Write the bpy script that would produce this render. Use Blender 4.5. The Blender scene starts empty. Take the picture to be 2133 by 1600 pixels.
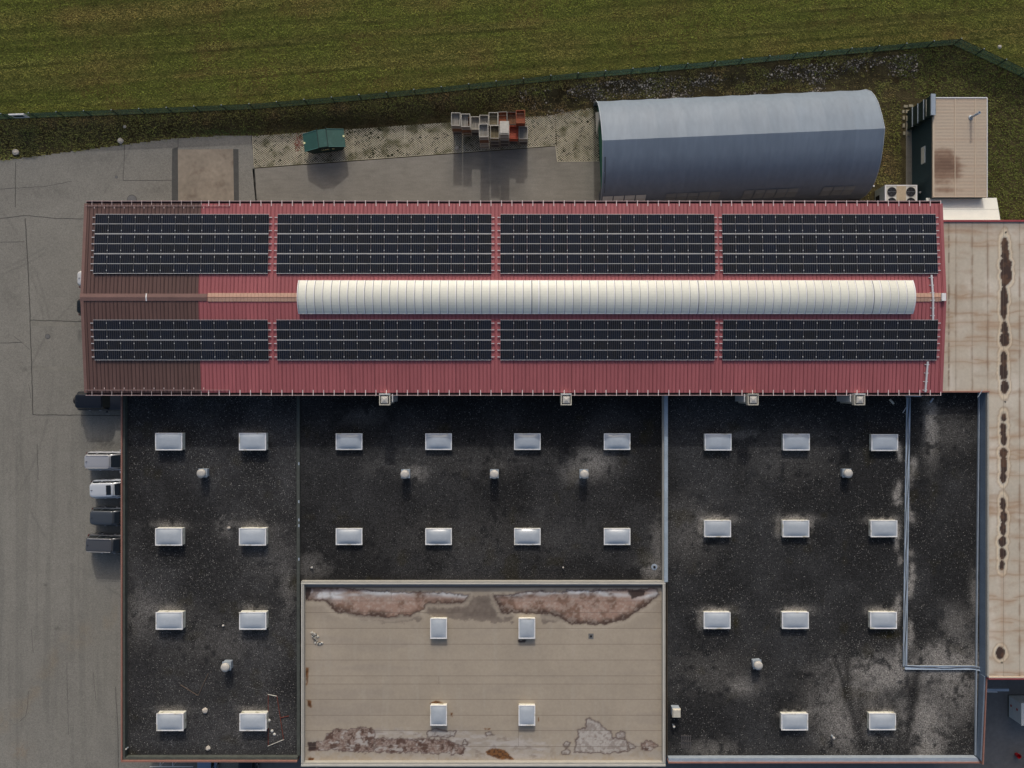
import bpy, math, random
import numpy as np
from mathutils import Matrix, Vector

random.seed(7)
rng = np.random.default_rng(7)
R = math.radians
scene = bpy.context.scene
COL = scene.collection

# ------------------------------------------------------------------ camera, sky, sun, exposure
CAM_H = 69.0            # drone height above the yard
KPX = 1479.0            # photo pixels per unit of X/depth
cam_d = bpy.data.cameras.new('drone_camera')
cam_d.sensor_width = 36.0
cam_d.lens = 36.0 * KPX / 2133.0
cam_d.clip_end = 2000
cam = bpy.data.objects.new('drone_camera', cam_d)
cam.location = (0, 0, CAM_H)
COL.objects.link(cam)
scene.camera = cam

SUN_EL = 28.0
world = bpy.data.worlds.new('World')
scene.world = world
world.use_nodes = True
wn = world.node_tree
wn.nodes.clear()
sky = wn.nodes.new('ShaderNodeTexSky')
sky.sky_type = 'NISHITA'
sky.sun_disc = False
sky.sun_elevation = R(SUN_EL)
sky.sun_rotation = 0.0
sky.air_density = 1.0
sky.dust_density = 5.0
sky.ozone_density = 1.0
bg = wn.nodes.new('ShaderNodeBackground')
bg.inputs['Strength'].default_value = 0.15
wo = wn.nodes.new('ShaderNodeOutputWorld')
wn.links.new(sky.outputs[0], bg.inputs['Color'])
wn.links.new(bg.outputs[0], wo.inputs['Surface'])

sun_d = bpy.data.lights.new('sun', 'SUN')
sun_d.energy = 2.0
sun_d.angle = R(1.2)
sun_d.color = (1.0, 0.965, 0.91)
sun = bpy.data.objects.new('sun', sun_d)
sun.rotation_euler = (-R(90 - SUN_EL), 0, 0)
sun.location = (0, 60, 60)
COL.objects.link(sun)

scene.view_settings.view_transform = 'Standard'
scene.view_settings.look = 'None'
scene.view_settings.gamma = 1.0
scene.view_settings.exposure = -0.52
scene.view_settings.use_curve_mapping = False
scene.cycles.use_denoising = True

# ------------------------------------------------------------------ helpers
def W(px, py, z=0.0):
    """point at height z that the drone sees at photo pixel (px, py)"""
    d = CAM_H - z
    return ((px - 1066.5) * d / KPX, (800.0 - py) * d / KPX, z)

def lin(c):
    c = c / 255.0
    return c / 12.92 if c <= 0.04045 else ((c + 0.055) / 1.055) ** 2.4

LITE = 0.66
def A(r, g, b):
    """albedo of a surface that shows as sRGB r,g,b in the sun of this photograph"""
    return tuple(min(0.86, lin(v) / LITE) for v in (r, g, b))

class MB:
    def __init__(s):
        s.v, s.f, s.m = [], [], []
    def quad(s, *p, m=0):
        n = len(s.v); s.v += [tuple(q) for q in p]; s.f.append(tuple(range(n, n + len(p)))); s.m.append(m); return s
    def box(s, x0, x1, y0, y1, z0, z1, m=0, top=None):
        n = len(s.v)
        s.v += [(x0,y0,z0),(x1,y0,z0),(x1,y1,z0),(x0,y1,z0),(x0,y0,z1),(x1,y0,z1),(x1,y1,z1),(x0,y1,z1)]
        for k, q in enumerate(((0,3,2,1),(4,5,6,7),(0,1,5,4),(1,2,6,5),(2,3,7,6),(3,0,4,7))):
            s.f.append(tuple(n + i for i in q)); s.m.append(top if (k == 1 and top is not None) else m)
        return s
    def hexa(s, b, t, m=0):
        """b, t: 4 lower and 4 upper points, anticlockwise from above"""
        n = len(s.v); s.v += [tuple(q) for q in b] + [tuple(q) for q in t]
        for q in ((0,3,2,1),(4,5,6,7),(0,1,5,4),(1,2,6,5),(2,3,7,6),(3,0,4,7)):
            s.f.append(tuple(n + i for i in q)); s.m.append(m)
        return s
    def prism(s, pts, z0, z1, m=0, top=None):
        n = len(s.v); k = len(pts)
        s.v += [(p[0], p[1], z0) for p in pts] + [(p[0], p[1], z1) for p in pts]
        s.f.append(tuple(n + i for i in reversed(range(k)))); s.m.append(m)
        s.f.append(tuple(n + k + i for i in range(k))); s.m.append(m if top is None else top)
        for i in range(k):
            j = (i + 1) % k
            s.f.append((n + i, n + j, n + k + j, n + k + i)); s.m.append(m)
        return s
    def rings(s, rs, m=0, cap0=True, cap1=True, closed=True):
        n = len(s.v); k = len(rs[0])
        for r in rs: s.v += [tuple(p) for p in r]
        for a in range(len(rs) - 1):
            for i in range(k if closed else k - 1):
                j = (i + 1) % k
                s.f.append((n+a*k+i, n+a*k+j, n+(a+1)*k+j, n+(a+1)*k+i)); s.m.append(m)
        if cap0: s.f.append(tuple(n + i for i in reversed(range(k)))); s.m.append(m)
        if cap1: s.f.append(tuple(n + (len(rs)-1)*k + i for i in range(k))); s.m.append(m)
        return s
    def lathe(s, prof, cx=0, cy=0, n=16, m=0, cap0=True, cap1=True):
        return s.rings([[(cx + r*math.cos(2*math.pi*i/n), cy + r*math.sin(2*math.pi*i/n), z) for i in range(n)] for r, z in prof], m, cap0, cap1)
    def tube(s, pts, r, n=6, m=0):
        P = [Vector(p) for p in pts]; rs = []
        for i, p in enumerate(P):
            d = (P[min(i+1, len(P)-1)] - P[max(i-1, 0)]).normalized()
            u = d.cross(Vector((0,0,1)))
            if u.length < 1e-3: u = Vector((1,0,0))
            u.normalize(); w = u.cross(d)
            rs.append([p + r*(math.cos(2*math.pi*k/n)*u + math.sin(2*math.pi*k/n)*w) for k in range(n)])
        return s.rings(rs, m)
    def strip(s, pts, w, z, m=0):
        """flat ribbon of width w along 2-D points"""
        P = [Vector((p[0], p[1])) for p in pts]; L, Rr = [], []
        for i, p in enumerate(P):
            d = (P[min(i+1, len(P)-1)] - P[max(i-1, 0)]).normalized()
            nrm = Vector((-d.y, d.x)) * (w / 2)
            L.append(p + nrm); Rr.append(p - nrm)
        for i in range(len(P) - 1):
            s.quad((*Rr[i], z), (*Rr[i+1], z), (*L[i+1], z), (*L[i], z), m=m)
        return s
    def mesh(s, name, mats, smooth=False):
        me = bpy.data.meshes.new(name)
        me.from_pydata(s.v, [], s.f)
        for mt in mats: me.materials.append(mt)
        if len(mats) > 1: me.polygons.foreach_set('material_index', s.m)
        if smooth: me.polygons.foreach_set('use_smooth', [True] * len(s.f))
        me.update()
        return me

class Thing:
    pass

def tag(o, label=None, cat=None, group=None, kind=None):
    if label: o['label'] = label
    if cat: o['category'] = cat
    if group: o['group'] = group
    if kind: o['kind'] = kind
    return o

def thing(name, label, cat, loc=(0, 0, 0), rz=0.0, group=None):
    o = bpy.data.objects.new(name, None)
    o.empty_display_size = 0.3
    o.location = loc
    o.rotation_euler = (0, 0, rz)
    COL.objects.link(o)
    return tag(o, label, cat, group)

def obj(name, me, parent=None, loc=(0, 0, 0), rot=(0, 0, 0), world_space=False):
    """world_space: mesh is in world metres, parent is unrotated"""
    o = bpy.data.objects.new(name, me)
    if parent is not None:
        o.parent = parent
        if world_space:
            q = parent
            off = Vector((0, 0, 0))
            while q is not None:
                off += Vector(q.location); q = q.parent
            loc = tuple(Vector(loc) - off)
    o.location = loc
    o.rotation_euler = rot
    COL.objects.link(o)
    return o

def wob(name, mb, mats, parent=None, smooth=False):
    return obj(name, mb.mesh(name, mats if isinstance(mats, (list, tuple)) else [mats], smooth), parent, world_space=parent is not None)

# ------------------------------------------------------------------ numpy noise
def _hash(ix, iy, seed):
    h = (ix.astype(np.int64) * 374761393 + iy.astype(np.int64) * 668265263 + seed * 1442695041) & 0x7fffffff
    h = ((h ^ (h >> 13)) * 1274126177) & 0x7fffffff
    return ((h ^ (h >> 16)) & 0xffff) / 65535.0

def vnoise(x, y, seed=0):
    ix, iy = np.floor(x), np.floor(y)
    fx, fy = x - ix, y - iy
    fx = fx * fx * (3 - 2 * fx); fy = fy * fy * (3 - 2 * fy)
    a = _hash(ix, iy, seed); b = _hash(ix + 1, iy, seed); c = _hash(ix, iy + 1, seed); d = _hash(ix + 1, iy + 1, seed)
    return a + (b - a) * fx + (c - a) * fy + (a - b - c + d) * fx * fy

def fbm(x, y, seed=0, oct=4):
    s, t, a = 0, 0, 1.0
    for k in range(oct):
        s = s + a * vnoise(x * 2**k, y * 2**k, seed + 17 * k); t += a; a *= 0.55
    return s / t

def sdf(px, py, poly):
    """signed distance to polygon, negative inside"""
    P = np.array(poly, float); n = len(P)
    d = np.full(px.shape, 1e9); ins = np.zeros(px.shape, bool)
    for i in range(n):
        a, b = P[i], P[(i + 1) % n]
        e = b - a; wx, wy = px - a[0], py - a[1]
        t = np.clip((wx*e[0] + wy*e[1]) / (e @ e + 1e-9), 0, 1)
        d = np.minimum(d, (wx - e[0]*t)**2 + (wy - e[1]*t)**2)
        c = (a[1] > py) != (b[1] > py)
        xs = a[0] + (py - a[1]) / (b[1] - a[1] + 1e-12) * (b[0] - a[0])
        ins ^= c & (px < xs)
    return np.where(ins, -1, 1) * np.sqrt(d)

def inside(px, py, poly):
    return sdf(px, py, poly) < 0

def sstep(a, b, x):
    t = np.clip((x - a) / (b - a), 0, 1)
    return t * t * (3 - 2 * t)

def mixc(c, t, new):
    t = np.clip(t, 0, 1)[..., None]
    return c * (1 - t) + np.array(new)[None, :] * t

def set_col(me, c):
    a = me.color_attributes.new('Col', 'FLOAT_COLOR', 'POINT')
    buf = np.ones((len(c), 4), np.float32); buf[:, :3] = c
    a.data.foreach_set('color', buf.ravel())

def grid_mesh(name, x0, x1, y0, y1, z, step, paint, mat, bulge=None, mask=None):
    """flat grid whose own stains and tones are stored per vertex; paint(px, py, x, y) -> albedo"""
    nx = max(2, int(round((x1 - x0) / step)) + 1); ny = max(2, int(round((y1 - y0) / step)) + 1)
    X, Y = np.meshgrid(np.linspace(x0, x1, nx), np.linspace(y0, y1, ny))
    x, y = X.ravel(), Y.ravel()
    zz = np.full(x.shape, z) if bulge is None else z + bulge(x, y)
    co = np.stack([x, y, zz], 1).astype(np.float32)
    i = np.arange(nx * ny).reshape(ny, nx)
    q = np.stack([i[:-1, :-1], i[:-1, 1:], i[1:, 1:], i[1:, :-1]], -1).reshape(-1, 4)
    if mask is not None:
        q = q[mask(x[q].mean(1), y[q].mean(1))]
        used = np.unique(q); rem = np.zeros(len(co), int); rem[used] = np.arange(len(used)); co, x, y, q = co[used], x[used], y[used], rem[q]
    me = bpy.data.meshes.new(name)
    me.vertices.add(len(co)); me.vertices.foreach_set('co', co.ravel())
    me.loops.add(q.size); me.loops.foreach_set('vertex_index', q.ravel().astype(np.int32))
    me.polygons.add(len(q)); me.polygons.foreach_set('loop_start', np.arange(0, q.size, 4, dtype=np.int32))
    me.polygons.foreach_set('loop_total', np.full(len(q), 4, np.int32))
    me.update(calc_edges=True); me.validate()
    me.materials.append(mat)
    d = CAM_H - z
    set_col(me, paint(x * KPX / d + 1066.5, 800 - y * KPX / d, x, y))
    return me

def tri_soup(name, V, F, C, mat):
    """V (n,3), F (m,3), C (n,3) as one mesh"""
    me = bpy.data.meshes.new(name)
    me.vertices.add(len(V)); me.vertices.foreach_set('co', V.astype(np.float32).ravel())
    me.loops.add(F.size); me.loops.foreach_set('vertex_index', F.ravel().astype(np.int32))
    me.polygons.add(len(F)); me.polygons.foreach_set('loop_start', np.arange(0, F.size, 3, dtype=np.int32))
    me.polygons.foreach_set('loop_total', np.full(len(F), 3, np.int32))
    me.update(calc_edges=True)
    me.materials.append(mat)
    set_col(me, C)
    return me

# ------------------------------------------------------------------ materials
def mat(name, col=(0.5, 0.5, 0.5), rough=0.7, metal=0.0, noise=(), bump=None, attr=False, rnd=0.0, spec=0.5, tint=None, coat=0.0):
    """noise: (scale, amount, (sx,sy,sz), detail); bump: (scale, strength, distance); tint: (scale, low, high, colour)"""
    m = bpy.data.materials.new(name); m.use_nodes = True
    nt = m.node_tree; N, L = nt.nodes, nt.links
    bs = N['Principled BSDF']
    bs.inputs['Roughness'].default_value = rough
    bs.inputs['Metallic'].default_value = metal
    bs.inputs['Specular IOR Level'].default_value = spec
    if coat: bs.inputs['Coat Weight'].default_value = coat; bs.inputs['Coat Roughness'].default_value = 0.08
    geo = N.new('ShaderNodeNewGeometry')
    if attr:
        a = N.new('ShaderNodeAttribute'); a.attribute_name = 'Col'; cur = a.outputs['Color']
    else:
        c = N.new('ShaderNodeRGB'); c.outputs[0].default_value = (*col, 1); cur = c.outputs[0]
    def ntex(scale, st, det):
        src = geo.outputs['Position']
        if st != (1, 1, 1):
            mp = N.new('ShaderNodeVectorMath'); mp.operation = 'MULTIPLY'; mp.inputs[1].default_value = st
            L.new(src, mp.inputs[0]); src = mp.outputs[0]
        t = N.new('ShaderNodeTexNoise'); t.inputs['Scale'].default_value = scale; t.inputs['Detail'].default_value = det
        L.new(src, t.inputs['Vector'])
        return t.outputs['Fac']
    if tint:
        f = ntex(tint[0], (1, 1, 1), 5)
        mr = N.new('ShaderNodeMapRange'); mr.interpolation_type = 'SMOOTHSTEP'
        mr.inputs['From Min'].default_value = tint[1]; mr.inputs['From Max'].default_value = tint[2]
        L.new(f, mr.inputs['Value'])
        mx = N.new('ShaderNodeMix'); mx.data_type = 'RGBA'
        L.new(mr.outputs[0], mx.inputs['Factor']); L.new(cur, mx.inputs['A']); mx.inputs['B'].default_value = (*tint[3], 1)
        cur = mx.outputs['Result']
    def scaleby(cur, f, lo, hi, a, b):
        mr = N.new('ShaderNodeMapRange')
        mr.inputs['From Min'].default_value = lo; mr.inputs['From Max'].default_value = hi
        mr.inputs['To Min'].default_value = a; mr.inputs['To Max'].default_value = b
        L.new(f, mr.inputs['Value'])
        vm = N.new('ShaderNodeVectorMath'); vm.operation = 'SCALE'
        L.new(cur, vm.inputs[0]); L.new(mr.outputs[0], vm.inputs['Scale'])
        return vm.outputs[0]
    for n in noise:
        n = tuple(n) + ((1, 1, 1), 4)[len(n) - 2:]
        lo_, hi_ = (.25, .75) if n[1] < 1 else (.36, .66)
        cur = scaleby(cur, ntex(n[0], n[2], n[3]), lo_, hi_, max(.08, 1 - n[1]), 1 + n[1])
    if rnd:
        oi = N.new('ShaderNodeObjectInfo')
        cur = scaleby(cur, oi.outputs['Random'], 0, 1, 1 - rnd, 1 + rnd)
    L.new(cur, bs.inputs['Base Color'])
    if bump:
        b = N.new('ShaderNodeBump'); b.inputs['Strength'].default_value = bump[1]; b.inputs['Distance'].default_value = bump[2]
        L.new(ntex(bump[0], (1, 1, 1), 4), b.inputs['Height']); L.new(b.outputs[0], bs.inputs['Normal'])
    return m

M = {}
M['field'] = mat('field_grass', A(72, 74, 36), 1.0, noise=((1.6, .35), (9, .35), (30, .3)), bump=(14, 1, .12), spec=.1, tint=(.22, .45, .7, A(78, 68, 38)))
M['verge'] = mat('verge_soil', A(64, 58, 40), 1.0, noise=((1.2, .4), (8, .4), (26, .3)), bump=(12, 1, .12), spec=.1, tint=(.5, .5, .7, A(54, 46, 30)))
M['blade'] = mat('grass_blade', rough=.9, attr=True, spec=.15)
M['asphalt'] = mat('worn_asphalt', rough=.95, attr=True, noise=((5, .08), (13, .24, (1, 1, 1), 2)), spec=.25)
M['concrete'] = mat('yard_concrete', A(114, 111, 104), .95, noise=((.3, .12), (2.2, .1, (.35, 1.5, 1)), (9, .1), (30, .15, (1, 1, 1), 2)), bump=(50, .3, .008), spec=.3, tint=(.25, .48, .75, A(102, 99, 92)))
M['pad'] = mat('pad_concrete', A(122, 113, 101), .9, noise=((.5, .16), (2.5, .14), (30, .08)), bump=(40, .3, .008), tint=(.8, .52, .75, A(102, 91, 80)))
M['dark_asphalt'] = mat('dark_asphalt', A(92, 92, 92), .95, noise=((.6, .12), (3, .12), (40, .15)), bump=(60, .4, .01))
M['kerb'] = mat('kerb_asphalt', A(66, 66, 64), .95, noise=((2, .12), (12, .15)))
M['seam'] = mat('tar_seam', A(62, 61, 58), .95, noise=((6, .3),))
M['band'] = mat('patched_concrete', A(110, 108, 101), .95, noise=((1.5, .15), (8, .15)))
M['soil'] = mat('paver_soil', A(40, 41, 28), 1.0, noise=((1, .35), (9, .4)), bump=(20, 1, .05))
M['paver'] = mat('paver_concrete', A(156, 150, 132), .95, noise=((.5, .2), (5, .2)), tint=(.7, .5, .68, A(104, 101, 78)))
M['red'] = mat('red_roof_steel', A(139, 79, 82), .5, noise=((.12, .09), (.6, .06, (1, .2, 1)), (1.5, .07, (1, .3, 1)), (9, .05)), rnd=.05)
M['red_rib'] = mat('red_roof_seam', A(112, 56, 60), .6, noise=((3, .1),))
M['brown'] = mat('brown_roof_steel', A(84, 63, 58), .5, noise=((.3, .07), (2, .08, (1, .3, 1)), (12, .06)), rnd=.05)
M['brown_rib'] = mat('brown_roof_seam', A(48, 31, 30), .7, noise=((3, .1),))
M['brown_cap'] = mat('brown_ridge_cap', A(104, 80, 74), .5, noise=((1, .1), (8, .08)))
M['tan_cap'] = mat('tan_ridge_cap', A(166, 134, 116), .6, noise=((1, .08), (7, .1)))
M['tan_line'] = mat('tan_ridge_joint', A(128, 92, 78), .6)
M['alu'] = mat('aluminium', A(190, 190, 190), .4, .3, noise=((5, .06),))
M['alu_dim'] = mat('aluminium_frame', A(150, 153, 156), .4, .3)
M['alu_side'] = mat('aluminium_side_frame', A(84, 85, 88), .6, .1)
M['galv'] = mat('galvanised_steel', A(140, 150, 160), .45, .2, noise=((2, .1), (9, .08)))
M['galv_blue'] = mat('zinc_flashing', A(140, 152, 162), .5, .1, noise=((.8, .12), (6, .1)), rnd=.06)
M['tray'] = mat('tray_steel', A(152, 164, 176), .5, .1, noise=((1, .08), (6, .08)))
M['wall_slate'] = mat('slate_flashing', A(92, 104, 118), .6, noise=((1, .12), (6, .1)))
M['gutter'] = mat('gutter_dark', A(46, 32, 32), .8)
M['rim'] = mat('gutter_rim', A(150, 130, 128), .5)
M['bracket'] = mat('gutter_bracket', A(196, 182, 180), .5)
M['white'] = mat('white_paint', A(226, 226, 224), .5, noise=((3, .04),))
M['vault'] = mat('opal_vault_sheet', A(192, 193, 183), .45, noise=((.6, .06), (5, .04)), rnd=.035)
M['vault_seam'] = mat('vault_seam', A(118, 120, 122), .7)
M['vault_rib'] = mat('vault_rib', A(222, 220, 206), .5)
M['gravel'] = mat('roof_gravel', rough=1.0, attr=True, noise=((3, .3), (9, .75, (1, 1, 1), 2)), spec=.15)
M['stone'] = mat('gravel_stone', rough=.95, attr=True)
M['beige'] = mat('beige_membrane', rough=.75, attr=True, noise=((.5, .04), (4, .05), (20, .05)), rnd=.03)
M['gap'] = mat('membrane_lap', A(98, 88, 78), .9)
M['coping'] = mat('grey_beige_coping', A(142, 140, 133), .7, noise=((1, .08), (8, .08)))
M['rust'] = mat('terracotta_coping', A(126, 90, 79), .7, noise=((2, .12), (10, .1)))
M['mossy'] = mat('weathered_parapet', A(62, 66, 62), .9, noise=((1.5, .2), (8, .2)))
M['wall'] = mat('precast_wall', A(150, 140, 126), .9, noise=((1, .08),))
M['hall_wall'] = mat('hall_wall_brown', A(86, 74, 68), .85, noise=((1, .08),))
M['wall_red'] = mat('red_fascia', A(132, 56, 60), .6, noise=((2, .1),))
M['dome'] = mat('opal_dome', A(150, 157, 164), .25, noise=((.9, .05), (4, .04)), rnd=.07, coat=.3)
M['frame'] = mat('skylight_frame', A(218, 218, 214), .5, noise=((6, .06),), rnd=.06, tint=(1.7, .52, .72, A(168, 164, 150)))
M['curb'] = mat('skylight_curb', A(182, 182, 172), .7, noise=((5, .14),), rnd=.06, tint=(2, .5, .7, A(134, 132, 116)))
M['fan_cap'] = mat('ventilator_cap', A(162, 159, 153), .55, .1, noise=((3, .1), (12, .1)), rnd=.06)
M['duct'] = mat('duct_steel', A(168, 164, 152), .55, .1, noise=((3, .12),), rnd=.06)
M['black'] = mat('black_void', (.01, .01, .012), .8)
M['rubber'] = mat('tyre_rubber', (.02, .02, .02), .9)
M['cable'] = mat('black_cable', (.03, .03, .035), .6)
M['tent'] = mat('tent_fabric', A(108, 119, 131), .5, noise=((.3, .05), (2.5, .07, (1.2, .15, 1)), (.8, .05, (2, .1, 1))), spec=.25, rnd=.035)
M['tent_hem'] = mat('tent_hem', A(138, 146, 154), .6)
M['tent_pane_sheen'] = mat('tent_window_film_sheen', A(190, 196, 196), .6, noise=((2, .06),))  # sky reflection on the first panes, put into a paler film colour
M['tent_pane'] = mat('tent_window_film', A(120, 128, 132), .6, noise=((2, .08),))
M['tent_green'] = mat('tent_gable_green', A(24, 92, 74), .6, noise=((2, .1),))
M['tent_flap'] = mat('tent_flap', A(62, 68, 74), .6)
M['skip'] = mat('skip_green_paint', A(33, 70, 64), .55, noise=((1.2, .1), (7, .1)), tint=(1.6, .55, .75, A(48, 82, 76)))
M['skip_dark'] = mat('skip_dark_green', A(16, 40, 38), .6)
M['yellow'] = mat('yellow_sticker', A(206, 206, 150), .6)
M['c_grey'] = mat('grey_timber', A(124, 121, 114), .85, noise=((3, .12), (14, .2, (1, .15, 1))), rnd=.12)
M['c_white'] = mat('white_timber_rim', A(158, 155, 147), .8, noise=((5, .12),), rnd=.08)
M['c_brown'] = mat('brown_timber', A(104, 74, 54), .85, noise=((4, .2),), rnd=.15)
M['c_olive'] = mat('olive_timber', A(100, 92, 72), .85, noise=((4, .2),), rnd=.12)
M['c_rust'] = mat('rusted_crate', A(120, 66, 40), .85, noise=((4, .25),), rnd=.12)
M['c_orange'] = mat('orange_crate', A(126, 66, 40), .6, noise=((3, .12),), rnd=.06)
M['c_red'] = mat('red_orange_crate', A(150, 72, 50), .6, noise=((3, .12),), rnd=.06)
M['c_dark'] = mat('dark_crate', A(66, 64, 64), .8, noise=((4, .15),), rnd=.1)
M['sheet'] = mat('pale_board', A(180, 178, 170), .7, noise=((6, .1),))
M['cabin_roof'] = mat('cabin_roof_steel', rough=.6, attr=True, noise=((6, .05),))
M['cabin_line'] = mat('cabin_roof_batten', A(178, 164, 146), .6)
M['cabin_wall'] = mat('cabin_wall_green', A(34, 52, 58), .7, noise=((1, .1), (6, .08)))
M['dark_green'] = mat('housing_dark_green', A(24, 40, 38), .6, noise=((2, .1),))
M['lean'] = mat('white_sandwich_panel', A(200, 199, 191), .5, noise=((1, .04), (6, .03)))
M['slab'] = mat('old_concrete_slab', A(124, 118, 100), .95, noise=((3, .2), (12, .2)), rnd=.15)
M['rock'] = mat('pale_rock', A(158, 152, 143), .9, noise=((6, .2),), bump=(10, .6, .05), rnd=.08)
M['fence_post'] = mat('fence_post_green', A(14, 34, 30), .6)
M['tin'] = mat('dusty_metal_side', A(176, 182, 184), .5, .1, noise=((2, .06),))
M['rustpanel'] = mat('dusty_panel', A(158, 144, 122), .8, noise=((2, .15), (10, .12)))
M['redplastic'] = mat('red_plastic', A(150, 20, 30), .4)
M['wood'] = mat('weathered_stick', A(88, 76, 66), .9)
M['rust_bar'] = mat('rusted_bar', A(96, 44, 34), .9)
M['glass'] = mat('car_glass', (.012, .016, .02), .06, spec=.6)
M['rimsteel'] = mat('wheel_rim', A(150, 152, 155), .35, .6)
M['lamp_red'] = mat('tail_lamp', (.10, .008, .008), .3)
M['lamp_white'] = mat('head_lamp', (.7, .7, .72), .15)
M['trim'] = mat('black_trim', (.02, .02, .022), .5)

def car_paint(name, c):
    return mat(name, c, .3, .25, coat=.6)

# wire mesh of the fence: fine open squares, the net's own weave
def fence_mat():
    m = bpy.data.materials.new('green_fence_net'); m.use_nodes = True
    nt = m.node_tree; N, L = nt.nodes, nt.links
    bs = N['Principled BSDF']; bs.inputs['Base Color'].default_value = (*A(78, 112, 98), 1); bs.inputs['Roughness'].default_value = .8
    geo = N.new('ShaderNodeNewGeometry')
    t = N.new('ShaderNodeTexNoise'); t.inputs['Scale'].default_value = 9.0; t.inputs['Detail'].default_value = 4
    L.new(geo.outputs['Position'], t.inputs['Vector'])
    mr = N.new('ShaderNodeMapRange'); mr.inputs['From Min'].default_value = .3; mr.inputs['From Max'].default_value = .7
    mr.inputs['To Min'].default_value = .35; mr.inputs['To Max'].default_value = .9
    L.new(t.outputs['Fac'], mr.inputs['Value'])
    L.new(mr.outputs[0], bs.inputs['Alpha'])
    return m
M['net'] = fence_mat()

# solar cells: six columns and nine half-cell rows per block with pale gaps
def cell_mat():
    m = bpy.data.materials.new('solar_cells'); m.use_nodes = True
    nt = m.node_tree; N, L = nt.nodes, nt.links
    bs = N['Principled BSDF']; bs.inputs['Roughness'].default_value = .15; bs.inputs['Specular IOR Level'].default_value = .12
    tc = N.new('ShaderNodeTexCoord'); sp = N.new('ShaderNodeSeparateXYZ'); L.new(tc.outputs['Object'], sp.inputs[0])
    def math_(op, a, b=None):
        n = N.new('ShaderNodeMath'); n.operation = op
        for k, v in enumerate((a, b)):
            if v is None: continue
            if isinstance(v, (int, float)): n.inputs[k].default_value = v
            else: L.new(v, n.inputs[k])
        return n.outputs[0]
    px, py = 1.09 / 6, 0.835 / 9
    gx = math_('LESS_THAN', math_('PINGPONG', sp.outputs['X'], px / 2), .007)
    gy = math_('LESS_THAN', math_('PINGPONG', math_('ADD', sp.outputs['Y'], .835 / 2), py / 2), .005)
    line = math_('MAXIMUM', math_('MULTIPLY', gx, 1.0), math_('MULTIPLY', gy, .45))
    oi = N.new('ShaderNodeObjectInfo')
    fl = N.new('ShaderNodeCombineXYZ')
    L.new(math_('FLOOR', math_('DIVIDE', sp.outputs['X'], px)), fl.inputs[0])
    L.new(math_('FLOOR', math_('DIVIDE', sp.outputs['Y'], py * 2)), fl.inputs[1])
    L.new(math_('MULTIPLY', oi.outputs['Random'], 57.3), fl.inputs[2])
    wnz = N.new('ShaderNodeTexWhiteNoise'); wnz.noise_dimensions = '3D'; L.new(fl.outputs[0], wnz.inputs['Vector'])
    f = math_('MULTIPLY', math_('ADD', math_('MULTIPLY', wnz.outputs['Value'], .55), math_('MULTIPLY', oi.outputs['Random'], .6)), 1.0)
    mx = N.new('ShaderNodeMix'); mx.data_type = 'RGBA'
    mx.inputs['A'].default_value = (.008, .008, .009, 1); mx.inputs['B'].default_value = (.006, .0095, .021, 1)
    L.new(f, mx.inputs['Factor'])
    m2 = N.new('ShaderNodeMix'); m2.data_type = 'RGBA'
    L.new(math_('MULTIPLY', line, .58), m2.inputs['Factor']); L.new(mx.outputs['Result'], m2.inputs['A']); m2.inputs['B'].default_value = (.26, .27, .29, 1)
    L.new(m2.outputs['Result'], bs.inputs['Base Color'])
    return m
M['cells'] = cell_mat()

# ------------------------------------------------------------------ ground
HB = 0.5      # the meadow lies a little above the yard; the verge is the bank between them
FENCE = [(-90, 254), (0, 248.5), (270, 239), (540, 227), (720, 212), (900, 195), (1000, 184.5), (1235, 162), (1470, 141), (1700, 119), (1985, 94), (2133, 163), (2260, 222)]
YARD_EDGE = [(-90, 347), (0, 335), (60, 328), (150, 316), (250, 303), (360, 289), (450, 284), (523, 282)]
_fw = np.array([W(*p, HB if p[0] < 1100 else .3)[:2] for p in FENCE]); _fw = np.concatenate([[[-400, _fw[0, 1]]], _fw, [[400, _fw[-1, 1]]]])
_ew = np.array([W(*p)[:2] for p in YARD_EDGE + [(526, 284), (1157, 240), (1248, 224), (1262, 205), (1780, 182), (1830, 260), (1900, 300), (2300, 330)]])
def fence_y(x): return np.interp(x, _fw[:, 0], _fw[:, 1])
def hb(x): return HB - .2*sstep(3, 10, np.asarray(x, float))
def hgt(x, y):
    x, y = np.asarray(x, float), np.asarray(y, float)
    fy_ = fence_y(x)
    wd = np.clip(fy_ - np.interp(x, _ew[:, 0], _ew[:, 1]) - .2, 1.3, 3.4)
    return hb(x) * (1 - sstep(.45, wd, fy_ - y))
def sheet(name, pts, z, m, kind='structure'):
    mb = MB(); mb.prism([W(p[0], p[1], 0)[:2] for p in pts], z - .02, z)
    o = wob(name, mb, M[m]); tag(o, kind=kind); return o

g = MB(); g.quad((-420, -420, 0), (420, -420, 0), (420, 420, 0), (-420, 420, 0))
tag(wob('ground', g, M['field']), kind='structure')

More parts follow.
